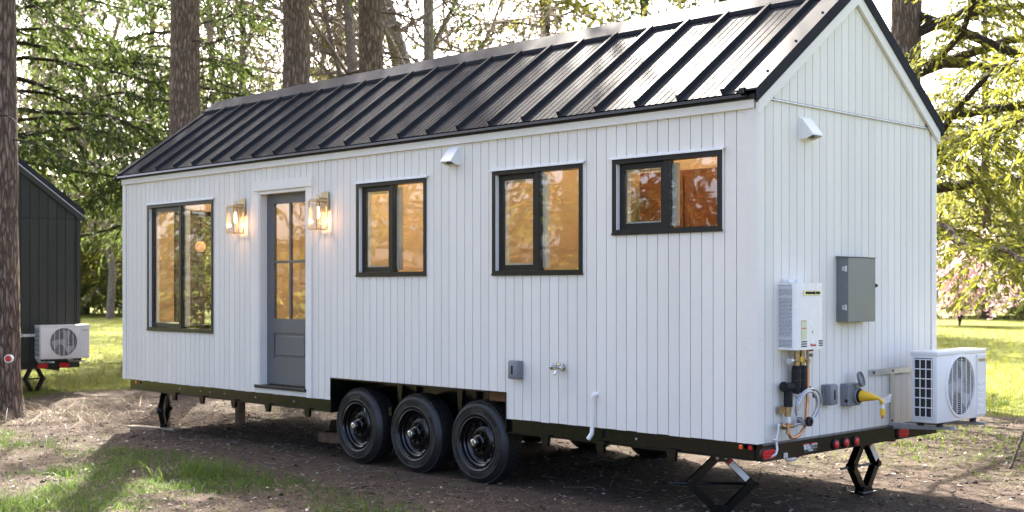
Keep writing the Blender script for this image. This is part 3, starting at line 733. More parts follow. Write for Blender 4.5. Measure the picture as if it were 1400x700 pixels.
# ------------------------------------------------------------------ fixtures on the white house
def lantern(xc, zc, label):
    t = thing("wall_lantern", label, "wall lamp", (xc, -.021, zc), 0, "brass wall lanterns beside the door")
    MB().cbox(-.055, .055, -.016, .0, -.01, .185, .003).build("back_plate", M['brass'], t)
    MB().tube([(0, -.012, .12), (0, -.075, .12), (0, -.09, .135)], .011, 8).tube([(0, -.09, .10), (0, -.09, .155)], .014, 8).build("arm", M['brass'], t)
    f = MB(); hx, y0, y1, z0, z1, r = .062, -.155, -.03, -.185, .095, .0055
    for sx in (-hx, hx):
        for yy in (y0, y1): f.box(sx-r, sx+r, yy-r, yy+r, z0, z1)
    for zz in (z0, z1):
        for yy in (y0, y1): f.box(-hx+r, hx-r, yy-r, yy+r, zz-r, zz+r)
        for sx in (-hx, hx): f.box(sx-r, sx+r, y0+r, y1-r, zz-r, zz+r)
    f.box(-hx, hx, y0, y1, z1+r+.0005, z1+r+.008)
    f.build("cage", M['brass'], t)
    for sx in (-hx, hx): MB().box(sx-.001, sx+.001, y0+r, y1-r, z0+r, z1-r).build("glass_pane", M['lamp_glass'], t)
    MB().box(-hx+r, hx-r, y0-.001, y0+.001, z0+r, z1-r).build("glass_pane", M['lamp_glass'], t)
    MB().box(-hx+r, hx-r, y1-.002, y1+.002, z0+r, z1-r).build("glass_pane", M['lamp_glass'], t)
    MB().lathe([(.014, .085), (.014, .04), (.010, .036)], (0, -.09, 0), 'z', 10).build("lamp_socket", M['brass'], t)
    MB().lathe([(.010, .036), (.013, .01), (.018, -.03), (.019, -.05), (.014, -.072), (0, -.08)], (0, -.09, 0), 'z', 12).build("bulb", M['bulb'], t, True)
    ld = bpy.data.lights.new("lantern_light", 'POINT'); ld.energy = .36; ld.color = (1.0, .50, .26); ld.shadow_soft_size = .026
    lo = bpy.data.objects.new("lantern_light", ld); COL.objects.link(lo); lo.parent = t; lo.location = (0, -.09, -.10)
lantern(-6.487, 2.585, "lit brass box lantern left of the grey door")
lantern(-5.010, 2.575, "lit brass box lantern right of the grey door")

def hood(label, loc, rz):
    t = thing("vent_hood", label, "vent hood", loc, rz, "white vent hoods on the walls")
    t.scale = (.88, .88, .88)
    MB().cbox(-.095, .095, -.008, 0, -.09, .10, .003).build("flange", M['white_plastic'], t)
    w2 = .078; b = MB()
    prof = [(-.009, .085), (-.022, .085), (-.125, -.045), (-.125, -.058), (-.055, -.085), (-.009, -.085)]
    b.prism(prof, 'x', -w2, -w2+.005).prism(prof, 'x', w2-.005, w2)
    b.prism([(-.009, .085), (-.022, .085), (-.125, -.045), (-.125, -.058), (-.120, -.058), (-.120, -.046), (-.0195, .080), (-.009, .080)], 'x', -w2+.0052, w2-.0052)
    b.build("hood_shell", M['white_plastic'], t)
    MB().prism([(-.05, -.070), (-.012, -.070), (-.012, .05)], 'x', -w2+.006, w2-.006).build("damper_flap", M['grey_plastic'], t)
hood("white vent hood under the eave of the long wall", (-3.13, -.0115, 2.965), 0)
hood("white vent hood on the gable end below the belt flashing", (.0115, .60, 2.975), R_(90))

def socket_cover(label, loc, rz, cat="socket"):
    t = thing("outlet_cover", label, cat, loc, rz, "grey outlet covers")
    MB().cbox(-.052, .052, -.03, 0, -.075, .075, .006).build("base_box", M['grey_plastic'], t)
    MB().cbox(-.055, .055, -.085, -.0305, -.078, .078, .016, 2).build("flip_cover", M['grey_plastic'], t, True)
    MB().box(-.010, .010, -.0865, -.0852, -.035, .035).build("cover_window", M['foam'], t)
    return t
socket_cover("grey outlet cover on the long wall right of the wheels", (-2.335, -.0115, 1.14), 0)
socket_cover("grey outlet cover on the gable end below the electrical panel", (.0115, .872, 1.022), R_(90))
t = thing("outdoor_faucet", "chrome outdoor faucet on the long wall beside the grey outlet cover", "faucet", (-1.835, -.0115, 1.18))
MB().lathe([(.0, -.001), (.03, -.001), (.03, -.008), (.014, -.010), (.014, -.05), (.02, -.055), (.02, -.09), (.0, -.092)], axis='y', n=16).build("valve_body", M['chrome'], t, True)
MB().tube([(0, -.065, -.01), (0, -.085, -.035), (0, -.10, -.055)], [.014, .014, .012], 10).build("nozzle", M['chrome'], t, True)
b = MB().tube([(-.008, -.06, .0), (-.055, -.062, .004)], .009, 8); b.lathe([(.026, -.009), (.03, 0), (.026, .009)], (-.062, -.062, .004), 'x', 12); b.build("side_handle", M['chrome'], t, True)
MB().tube([(.0, -.06, .014), (.0, -.06, .03)], .008, 8).lathe([(.022, 0), (.022, .008), (0, .01)], (0, -.06, .03), 'z', 12).tube([(.01, -.06, 0), (.045, -.066, 0)], .012, 8).build("top_cap", M['chrome'], t, True)
dp = MB().tube([(-1.47, -.004, .985), (-1.47, -.04, .987), (-1.478, -.052, .98), (-1.484, -.054, .96), (-1.486, -.054, .935)], [.018, .018, .019, .019, .016], 12)
dp.tube([(-1.486, -.054, .935), (-1.487, -.054, .69)], .0145, 12).tube([(-1.487, -.054, .72), (-1.489, -.055, .68), (-1.515, -.068, .635)], .0178, 12)
tag(dp.build("drain_pipe", M['white_plastic'], None, True), "white plastic drain pipe bent down over the bottom edge of the long wall", "pipe")

# water heater
HT = thing("water_heater", "white tankless water heater box on the gable end", "water heater", (.0115, .4365, 1.375))
y0, y1, zz1 = -.1835, .1835, .475
body = MB().prism([(0, y0), (.118, y0), (.140, y0+.016), (.146, y0+.05), (.150, 0), (.146, y1-.05), (.140, y1-.012), (.118, y1), (0, y1)], 'z', 0, zz1)
body.build("casing", M['white_enamel'], HT)
MB().box(.006, .116, y0-.0025, y0-.0008, .02, zz1-.012).build("side_label", M['label'], HT)
MB().prism([(y+.018, .405+z) for y, z in stadium(.115, .017)], 'x', .146, .153).build("exhaust_surround", M['chrome'], HT)
MB().prism([(y+.026, .405+z) for y, z in stadium(.095, .0095)], 'x', .1532, .1545).build("exhaust_slot", M['foam'], HT)
MB().box(.1535, .157, .05, .062, .393, .417).build("slot_clip", M['brassfit'], HT)
vv = MB()
for k in range(3):
    vv.box(.148, .1505, -.115, -.045, .022+.016*k, .030+.016*k); vv.box(.146, .1495, .115, .165, .022+.016*k, .030+.016*k)
vv.build("air_vent", M['foam'], HT)
MB().box(.148, .1502, -.118, -.048, .075, .21).build("warning_sticker", M['yellow_print'], HT)
MB().box(.1503, .1507, -.116, -.05, .150, .156).box(.1503, .1507, -.116, -.05, .205, .209).build("sticker_band", M['red_letter'], HT)
MB().box(.1492, .1506, .022, .034, .115, .135).build("status_window", M['brassfit'], HT)
text_on_end("Rinnai", .030, .1515, .035, .032, M['red_letter'], HT, .0004)
rc = MB()
for k in range(4): rc.tube([(.03+.02*k, y0+.03+.025*k, zz1), (.03+.02*k, y0+.03+.025*k, zz1+.028)], .008, 8)
rc.box(.02, .08, y0+.02, y0+.14, zz1+.004, zz1+.02); rc.build("top_bracket", M['tag'], HT)
# plumbing below it
PL = thing("heater_plumbing", "tangle of valves, black insulated pipes and copper line under the water heater", "plumbing", (.0115, .43, 1.30))
vb = MB()
for yy in (-.055, .015): 
    vb.lathe([(.016, .075), (.016, .05), (.022, .048), (.022, .02), (.017, .018), (.017, -.012), (.022, -.014), (.022, -.04)], (.075, yy, 0), 'z', 12)
vb.tube([(.075, -.055, .0), (.075, -.125, -.005)], .012, 10).tube([(.075, .015, 0), (.075, .08, -.002)], .010, 10).tube([(.075, .09, .075), (.075, .09, -.06)], .011, 10)
vb.lathe([(.018, -.014), (.018, .014)], (.075, .09, -.01), 'z', 8)
vb.build("brass_valve", M['brassfit'], PL, True)
MB().tube([(.075, -.155, -.005), (.075, -.118, -.004)], [.024, .020], 8).tube([(.075, .10, .03), (.11, .105, .03)], .012, 8).build("valve_cap", M['galv'], PL, True)
MB().tube([(.075, -.05, .0), (.095, -.035, .012), (.10, -.02, .0)], .009, 6).box(.095, .103, -.045, -.02, -.012, .022).build("yellow_lever", M['yellow'], PL)
MB().tube([(.075, .11, .062), (.095, .13, .066)], .007, 6).build("red_lever", M['red_tape'], PL)
for yy in (-.055, .018):
    MB().tube([(.075, yy, -.042), (.073, yy-.002, -.10), (.070, yy, -.20), (.06, yy, -.235)], [.032, .035, .034, .033], 14).build("insulated_pipe", M['foam'], PL, True)
    MB().lathe([(.036, 0), (.036, -.008)], (.072, yy, -.075), 'z', 14).lathe([(.036, 0), (.036, -.008)], (.071, yy, -.14), 'z', 14).build("tape_band", M['rubber_black'], PL, True)
MB().tube([(.075, .09, -.06), (.075, .09, -.20), (.075, .086, -.30), (.078, .07, -.40), (.085, .03, -.49), (.09, -.04, -.535), (.09, -.11, -.55), (.088, -.155, -.545), (.082, -.172, -.51), (.078, -.175, -.44)], .0125, 10).build("copper_line", M['copper'], PL, True)
MB().tube([(.075, .09, -.225), (.075, .09, -.27)], .0145, 10).build("pipe_collar", M['white_plastic'], PL, True)
MB().tube([(.06, -.205, -.185), (.06, -.10, -.188)], .030, 14).tube([(.06, -.20, -.185), (.06, -.19, -.185)], .037, 14).tube([(.06, -.10, -.188), (.065, -.055, -.19)], .027, 12).tube([(.06, -.14, -.215), (.058, -.14, -.33)], .032, 14).build("sediment_filter", M['foam'], PL, True)
gv = MB().box(.02, .055, -.215, -.09, -.375, -.325); gv.tube([(.055, -.14, -.32), (.055, -.14, -.40)], .022, 12); gv.build("valve_block", M['brassfit'], PL)
MB().tube([(.055, -.135, -.40), (.055, -.13, -.45)], .018, 10).tube([(.075, -.06, -.265), (.09, -.02, -.258)], .012, 8).build("white_fitting", M['white_plastic'], PL, True)
MB().tube([(.06, -.24, -.455), (.06, -.20, -.468), (.06, -.13, -.47), (.065, -.08, -.468)], [.02, .022, .017, .015], 10).tube([(.078, -.175, -.46), (.078, -.176, -.52)], [.012, .014], 10).build("brass_manifold", M['brassfit'], PL, True)
def circ(cy_, cz_, ry, rz, x0, n=28, a0=0., a1=2*math.pi): return [(x0+.018*math.sin(a*1.0), cy_+ry*math.cos(a), cz_+rz*math.sin(a)) for a in np.linspace(a0, a1, n)]
MB().tube(circ(.062, -.335, .165, .125, .10, a0=-2.3, a1=3.6), .0095, 8).tube(circ(.02, -.34, .125, .115, .115, a0=-2.4, a1=3.3), .0095, 8).tube([(.065, -.08, -.465), (.09, -.04, -.455), (.10, .02, -.462), (.10, .08, -.44)], .0095, 8).build("braided_hose", M['galv'], PL, True)
MB().tube([(.055, .235, -.275), (.06, .20, -.285), (.07, .17, -.27), (.08, .165, -.24), (.075, .12, -.20)], .006, 8).tube([(.08, .0, -.06), (.085, .02, -.12), (.06, -.01, -.20)], .006, 8).build("black_cable", M['rubber_black'], PL, True)
MB().lathe([(.0, -.012), (.034, -.012), (.036, 0), (.034, .014), (.016, .016), (.014, .006), (.0, .006)], (.115, .045, -.445), 'x', 16).build("hose_knob", M['rubber_black'], PL, True)
MB().lathe([(.0, -.01), (.026, -.01), (.026, .01), (0, .012)], (.085, -.025, -.435), 'x', 14).build("grey_knob", M['grey_plastic'], PL, True)
MB().tube([(.06, -.24, -.455), (.06, -.262, -.44), (.06, -.27, -.50), (.055, -.285, -.56), (.06, -.28, -.62), (.06, -.30, -.655)], .009, 8).tube([(.055, -.28, -.555), (.055, -.33, -.552)], .009, 8).tube([(.06, -.30, -.655), (.045, -.35, -.672)], .010, 8).build("drain_valve", M['galv'], PL, True)

# electrical panel
EP = thing("electrical_panel", "tall grey metal electrical panel box on the gable end", "electrical panel", (.0115, 1.232, 1.56))
MB().cbox(0, .088, -.198, .198, 0, .485, .003).build("enclosure", M['grey_box'], EP)
MB().cbox(.0885, .104, -.200, .202, -.002, .487, .004).build("panel_door", M['grey_box'], EP)
for zz in (.11, .40): MB().tube([(.085, -.203, zz-.022), (.085, -.203, zz+.022)], .008, 8).box(.05, .084, -.2015, -.1985, zz-.018, zz+.018).build("hinge", M['galv'], EP)
MB().cbox(.092, .100, .2025, .220, .258, .292, .003).tube([(.098, .212, .275), (.112, .212, .275)], .012, 10).build("latch", M['steel'], EP)
MB().lathe([(.0, -.001), (.022, -.001), (.022, -.003), (.018, -.003), (.018, -.0015)], (.05, -.198, .045), 'y', 18).build("knockout", M['grey_box'], EP)
MB().prism([(.0, .486), (.11, .486), (.112, .490), (.02, .497), (0, .497)], 'y', -.21, .21).build("rain_lip", M['grey_box'], EP)

# power inlet with yellow plug
PI_ = thing("power_inlet", "grey power inlet box with round lid flipped open", "power inlet", (.0115, 1.185, 1.005))
MB().cbox(0, .070, -.095, .085, -.085, .085, .005).build("inlet_box", M['grey_plastic'], PI_)
MB().lathe([(.062, 0), (.062, .022), (.052, .024), (.050, .008), (.0, .008)], (.070, .025, -.01), 'x', 24, caps=False).build("inlet_ring", M['grey_plastic'], PI_, True)
lid = MB().lathe([(.0, -.012), (.055, -.012), (.060, -.004), (.060, .010), (.054, .010), (.052, -.002), (.0, -.002)], (0, 0, 0), 'x', 24).build("flip_lid", M['grey_plastic'], PI_, True)
lid.location = (.105, .030, .118); lid.rotation_euler = (0, R_(-16), R_(12))
MB().box(.07, .10, .01, .045, .05, .075).build("lid_hinge", M['galv'], PI_)
MB().lathe([(.0, 0), (.014, 0), (.014, .002)], (.052, -.096, -.045), 'y', 14).build("knockout_plug", M['foam'], PI_)
PG = thing("power_plug", "yellow twist-lock plug with white tag pushed into the grey inlet", "plug", (.09, 1.21, .995))
MB().tube([(0, 0, 0), (.03, .002, -.001)], [.052, .050], 18).build("plug_collar", M['rubber_black'], PG, True)
MB().tube([(.03, .002, 0), (.05, .003, 0), (.10, .0, -.002), (.145, -.004, -.006), (.165, -.005, -.008)], [.044, .043, .032, .022, .015], 16).build("plug_body", M['yellow'], PG, True)
MB().tube([(.165, -.005, -.008), (.185, .0, -.014), (.196, .012, -.032), (.198, .02, -.055)], [.015, .012, .012, .011], 12).build("strain_relief", M['yellow'], PG, True)
tg = MB().box(-.002, .0, -.050, .050, -.035, .02); tg.build("paper_tag", M['tag'], PG, loc=(.205, .045, -.02)).rotation_euler = (R_(12), R_(20), R_(-20))
tg = MB().box(-.002, .0, -.013, .013, -.032, .032); tg.build("paper_tag", M['tag'], PG, loc=(.209, .095, -.01)).rotation_euler = (R_(-25), R_(10), R_(-20))
MB().tube([(.198, .02, -.055), (.197, .022, -.085)], [.014, .016], 12).build("plug_neck", M['tag'], PG, True)
MB().tube([(.197, .022, -.085), (.196, .024, -.135)], [.018, .020], 12).build("cord_connector", M['yellow'], PG, True)
MB().tube([(.196, .024, -.135), (.195, .024, -.16)], [.013, .011], 10).build("copper_end", M['copper'], PG, True)

# air conditioner on its bracket
def aircon(loc, mat, label, brand, bmat):
    t = thing("air_conditioner", label, "air conditioner", loc)
    wY, dX, hZ = .83, .215, .545
    x0, x1 = .28, .28+dX
    b = MB().cbox(x0, x1, 0, wY, 0, hZ, .010, 2); b.build("casing", mat, t, True)
    MB().cbox(x0-.004, x1+.006, -.004, wY+.004, hZ-.028, hZ+.006, .006, 2).build("top_cover", mat, t, True)
    # coil grille on the side facing the camera
    MB().box(x0+.03, x1-.035, -.0035, -.0015, .04, hZ-.045).build("coil", M['dark_fin'], t)
    for k in range(7):
        zz = .045+k*(hZ-.10)/6; MB().box(x0+.025, x1-.03, -.0125, -.006, zz-.004, zz+.004).build("grille_bar", mat, t)
    for k in range(4):
        xx = x0+.032+k*(dX-.072)/3; MB().box(xx-.0035, xx+.0035, -.0095, -.004, .04, hZ-.05).build("grille_bar", mat, t)
    # fan opening
    cy0, cz0, r = .385, .272, .225
    MB().lathe([(r+.028, .0), (r+.022, .012), (r+.004, .014), (r, .002)], (x1, cy0, cz0), 'x', 48, caps=False).build("fan_ring", mat, t, True)
    MB().lathe([(.0, .0008), (r+.001, .0008)], (x1, cy0, cz0), 'x', 48).build("fan_recess", M['fan_recess'], t)
    fb = MB().lathe([(.0, .006), (.055, .006), (.06, .001)], (x1, cy0, cz0), 'x', 24)
    for k in range(3):
        a = 2*math.pi*k/3+.5; pts = []
        for u in np.linspace(0, 1, 7): pts.append((x1+.0015, cy0+(.05+.16*u)*math.cos(a+.5*u), cz0+(.05+.16*u)*math.sin(a+.5*u)))
        for u in np.linspace(1, 0, 7): pts.append((x1+.0045, cy0+(.05+.15*u)*math.cos(a+.75+.55*u), cz0+(.05+.15*u)*math.sin(a+.75+.55*u)))
        fb.add(pts, [(i, i+1, 12-i, 13-i) for i in range(6)])
    fb.build("fan", M['fan'], t)
    g = MB()
    for k in range(1, 15): g.lathe([(r*k/15-.0016, .0075), (r*k/15+.0016, .0075), (r*k/15+.0016, .0095), (r*k/15-.0016, .0095)], (x1, cy0, cz0), 'x', 40, True)
    g.build("fan_guard", mat, t)
    for k in range(-2, 3):
        yy = cy0+k*.078; hh = math.sqrt(max(0, r*r-(yy-cy0)**2)); MB().box(x1+.0098, x1+.0135, yy-.004, yy+.004, cz0-hh, cz0+hh).build("guard_bar", mat, t)
    p = MB().cbox(x1-.01, x1+.010, .665, wY-.004, .02, hZ-.035, .006).build("service_panel", mat, t)
    for k in range(5): MB().cbox(x1+.010, x1+.0145, .68, .79, .075+.047*k, .108+.047*k, .004).build("louvre", mat, t)
    text_on_end(brand, .034, x1+.0115, .745, hZ-.085, bmat, t, .0004, .92)
    for xx in (x0+.02, x1-.035):
        for yy in (.12, wY-.15):
            MB().lathe([(.028, -.0005), (.024, -.015), (.030, -.033)], (xx, yy, 0), 'z', 14).build("rubber_foot", M['rubber_black'], t)
    br = MB()
    for yy in (.18, .70): br.prism([(.005, -.085), (.56, -.055), (.56, -.034), (.005, -.034)], 'y', yy-.02, yy+.02)
    for yy in (.18, .70): br.box(.012, .026, yy-.03, yy+.03, -.10, .40)
    br.box(.0115, .0295, -.17, .86, .355, .40)
    br.build("wall_bracket", M['galv'] if mat is M['ac_white'] else mat, t)
    bt = MB()
    for yy in (-.12, .18, .70):
        bt.lathe([(.010, .0295), (.010, .036), (0, .038)], (0, yy, .378), 'x', 6)
    for yy in (.17, .69):
        for zz in (-.06, -.02): bt.lathe([(.009, .026), (.009, .033), (0, .035)], (0, yy, zz), 'x', 6)
    bt.build("bolt", M['steel'], t)
    return t
aircon((.0, 1.68, .775), M['ac_white'], "white air conditioner on a wall bracket at the right end of the white house", "PIONEER", M['gold_letter'])

# ------------------------------------------------------------------ scissor jacks
def jack(loc, rz, w_, ht, label, tape=True, group="black scissor jacks under the white house"):
    t = thing("scissor_jack", label, "jack", loc, rz, group)
    b = w_/2; zm_ = ht*.5; th = .028
    def arm(p0, p1, yo):
        p0, p1 = Vector(p0), Vector(p1); d = (p1-p0).normalized(); n = Vector((-d.z, 0, d.x))*th
        poly = [p0-n, p1-n, p1+n, p0+n]
        m_ = MB()
        for y0_, y1_ in ((yo-.030, yo-.025), (yo+.025, yo+.030)): m_.prism([(q.x, q.z) for q in poly], 'y', y0_, y1_)
        poly2 = [p0+n*.8, p1+n*.8, p1+n, p0+n]; m_.prism([(q.x, q.z) for q in poly2], 'y', yo-.0248, yo+.0248)
        return m_.build("arm", M['steel'], t), p0, p1, n
    arm((-.035, 0, .03), (-b, 0, zm_), 0); a2 = arm((.035, 0, .03), (b, 0, zm_), .004)
    arm((-b, 0, zm_), (-.03, 0, ht-.03), .004); a4 = arm((b, 0, zm_), (.03, 0, ht-.03), 0)
    o, p0, p1, n = a4
    if tape:
        q0 = p0.lerp(p1, .18); q1 = p0.lerp(p1, .80); q2 = p0.lerp(p1, .90)
        MB().prism([((q+n*s).x, (q+n*s).z) for q, s in ((q0, -.8), (q1, -.8), (q1, .8), (q0, .8))], 'y', -.0325, -.0305).build("reflective_tape", M['tag'], o)
        MB().prism([((q+n*s).x, (q+n*s).z) for q, s in ((q1, -.8), (q2, -.8), (q2, .8), (q1, .8))], 'y', -.0325, -.0305).build("red_tape", M['red_tape'], o)
    MB().tube([(-b-.16, 0, zm_), (b+.05, 0, zm_)], .010, 8).build("screw_rod", M['steel'], t)
    for sx in (-b, b): MB().tube([(sx, -.042, zm_), (sx, .042, zm_)], .026, 10).build("pivot", M['steel'], t)
    MB().cbox(-.11, .11, -.06, .06, 0, .012, .003).prism([(-.085, .012), (.085, .012), (.05, .06), (-.05, .06)], 'y', -.04, -.034).prism([(-.085, .012), (.085, .012), (.05, .06), (-.05, .06)], 'y', .034, .04).build("foot_plate", M['steel'], t)
    MB().cbox(-.065, .065, -.045, .045, ht-.020, ht, .003).prism([(-.06, ht-.02), (.06, ht-.02), (.05, ht-.06), (-.05, ht-.06)], 'y', -.045, -.039).build("top_bracket", M['steel'], t)
    for sx in (-.032, .032): MB().lathe([(.012, 0), (.012, -.010), (0, -.012)], (sx, -.046, ht-.032), 'y', 8).build("pivot_bolt", M['galv'], t)
    return t
jack((-.52, .30, GZ+.0), R_(43), .46, .455, "black scissor jack with white tape under the near corner of the house")
jack((-.28, 1.95, GZ+.0), R_(88), .36, .455, "black scissor jack under the rear bumper below the power plug")
jack((-8.62, .26, GZ+.0), R_(135), .34, .455, "black scissor jack under the far left end of the white house", False)
bl = thing("timber_block", "weathered timber block under the house left of the wheels", "timber block", (-6.15, .95, GZ-.02), R_(14))
MB().cbox(-.17, .17, -.10, .10, 0, .13, .006).build("block", M['timber'], bl)
MB().cbox(-.10, .10, -.06, .06, .1305, .145, .003).prism([(-.07, .145), (.07, .145), (.045, .26), (-.045, .26)], 'y', -.03, .03).build("jack_stub", M['steel'], bl)
bl = MB().cbox(-.35, .35, -.07, .07, 0, .035, .004).build("timber_board", M['board'], None, loc=(-8.75, .18, GZ-.012)); bl.rotation_euler = (0, 0, R_(20))
tag(bl, "pale board on the ground beside the far left jack", "board")
bl = MB().cbox(-.045, .045, -.05, .05, 0, .50, .004).build("timber_post", M['timber'], None, loc=(-8.45, 1.2, GZ-.03))
tag(bl, "short timber prop standing under the left end of the white house", "post")

# ------------------------------------------------------------------ the dark green house on the left
SX, SY, SZ = -15.12, -.28, -.10
dh = thing("dark_tiny_house", "dark green tiny house behind the near tree trunk at the left edge", "tiny house", (SX, SY, SZ))
y = .065
while y < W-.07:
    y0, y1 = y, min(y+.152, W-.065); y = y1; a, c = y0+.005, y1-.005; cyy = (a+c)/2; h = (c-a)/2
    MB().box(0, .012, -h, h, ZB, BELT-.08).build("plank", M['dark_siding'], dh, loc=(0, cyy, 0))
    za, zc = zrake(a)+.03, zrake(c)+.03
    if min(za, zc) > BELT-.04:
        poly = [(-h, BELT-.07), (h, BELT-.07), (h, zc)] + ([(W/2-cyy, 4.03)] if a < W/2 < c else []) + [(-h, za)]
        MB().prism(poly, 'x', 0., .014).build("plank", M['dark_siding'], dh, loc=(0, cyy, 0))
MB().prism(pent, 'x', -Lh, -.001).build("body_wall", M['groove_dark'], dh)
for yy in (.03, W-.03): MB().box(0, .022, yy-.032, yy+.032, ZB, zrake(yy)+.02).build("corner_board", M['dark_siding'], dh)
b = MB()
for s in (0, 1):
    f = (lambda v: v) if s == 0 else (lambda v: W-v)
    b.prism([(f(-.07), zroof(-.07)), (f(W/2), zroof(W/2)), (f(W/2), zroof(W/2)-.1), (f(-.07), zroof(-.07)-.06)], 'x', -Lh-.04, .03)
dr = b.build("roof", M['roof'], dh)
for s in (0, 1):
    yy = [-.05, W/2] if s == 0 else [W+.05, W/2]
    MB().prism([(yy[0], zrake(yy[0])), (yy[1], 4.0), (yy[1], 4.10), (yy[0], zrake(yy[0])+.10)], 'x', .0305, .05).build("rake_board", M['dark_siding'], dr)
    MB().prism([(yy[0], zrake(yy[0])+.101), (yy[1], 4.101), (yy[1], 4.118), (yy[0], zrake(yy[0])+.118)], 'x', .0305, .055).build("rake_flashing", M['galv'], dr)
    MB().prism([(yy[0], zrake(yy[0])+.119), (yy[1], 4.119), (yy[1], 4.22), (yy[0], zrake(yy[0])+.22)], 'x', -.1, .055).build("rake_trim", M['rake'], dr)
b = MB().box(-.05, .045, .02, W-.03, .598, .722).box(-Lh, -.05, .3, .37, .56, .72).box(-Lh, -.05, W-.4, W-.33, .56, .72); df = b.build("rear_bumper", M['underside'], dh)
for yc in (1.93, 2.30):
    MB().prism([(yc+a, .645+c) for a, c in stadium(.09, .04)], 'x', .0455, .06).build("tail_light", M['lens'], df)
MB().box(.0125, .02, .0, 1.40, ZB+.02, 1.16).build("access_panel", M['groove_dark'], dh)
MB().box(.0125, .03, -.05, 1.45, 1.161, 1.195).build("bracket_rail", M['galv'], dh)
MB().cbox(0, .10, 1.02, 1.10, 1.55, 2.2, .004).build("meter_box", M['grey_box'], dh)
aircon((SX, SY+1.70, .775+SZ), M['ac_cream'], "cream air conditioner on the dark green house at the left", "daizuki", M['green_letter'])
jk = jack((SX-.25, SY+1.92, GZ-.06), R_(88), .30, .50, "black scissor jack under the dark green house", False, None)

# ------------------------------------------------------------------ trees
rng = np.random.default_rng(11)
def leaf_quads(P, D, l, wd, rg):
    """rhombic leaves: base P, direction D, length l, width wd"""
    n = len(P); D = D/np.maximum(np.linalg.norm(D, axis=1, keepdims=True), 1e-9)
    r = rg.normal(size=(n, 3)); B = np.cross(D, r); B /= np.maximum(np.linalg.norm(B, axis=1, keepdims=True), 1e-9)
    l = np.asarray(l)[:, None]; wd = np.asarray(wd)[:, None]
    V = np.stack([P, P+D*l*.45+B*wd*.5, P+D*l, P+D*l*.45-B*wd*.5], 1).reshape(-1, 3)
    return V
def tubes_np(paths, radii, n):
    Vs, Fs, o = [], [], 0; ang = np.arange(n)*2*np.pi/n; ca, sa = np.cos(ang)[:, None], np.sin(ang)[:, None]
    for P, r in zip(paths, radii):
        P = np.asarray(P); m = len(P); T = np.gradient(P, axis=0); T /= np.maximum(np.linalg.norm(T, axis=1, keepdims=True), 1e-9)
        ref = np.array([0, 0, 1.]) if abs(T[0, 2]) < .85 else np.array([1., 0, 0])
        A = np.cross(T, ref); A /= np.maximum(np.linalg.norm(A, axis=1, keepdims=True), 1e-9); B = np.cross(T, A)
        for i in range(m): Vs.append(P[i]+(ca*A[i]+sa*B[i])*r[i])
        i0 = o+np.arange(m-1)[:, None]*n; k = np.arange(n)[None]; k2 = (k+1) % n
        Fs.append(np.stack([i0+k, i0+k2, i0+n+k2, i0+n+k], -1).reshape(-1, 4)); o += m*n
    return np.concatenate(Vs), np.concatenate(Fs)
def trunk_path(H, r0, rg, lean=(0, 0), seg=26, wob=.05):
    t = np.linspace(0, 1, seg)**1.3; z = t*H - .25
    x = lean[0]*t*H + wob*np.cumsum(rg.normal(size=seg))*.3; y = lean[1]*t*H + wob*np.cumsum(rg.normal(size=seg))*.3
    r = r0*(1-.85*t)*(1+.55*np.exp(-(z+.25)/.28)+.12*np.exp(-(z+.25)/1.2)); return np.stack([x, y, z], 1), r
def rough_trunk(path, rad, n, rg, amp=.05):
    """a trunk with furrowed outline"""
    V, F = tubes_np([path], [rad], n); m = len(path); V = V.reshape(m, n, 3)
    ph = rg.random(n)
    d = amp*(fbm(np.arange(n)[None]*1.3+rg.random()*50+np.zeros((m, 1)), path[:, 2:3]*1.4+np.zeros((1, n)), 3)-.45)*2
    C = path[:, None, :]; return (C+(V-C)*(1+d[:, :, None])).reshape(-1, 3), F
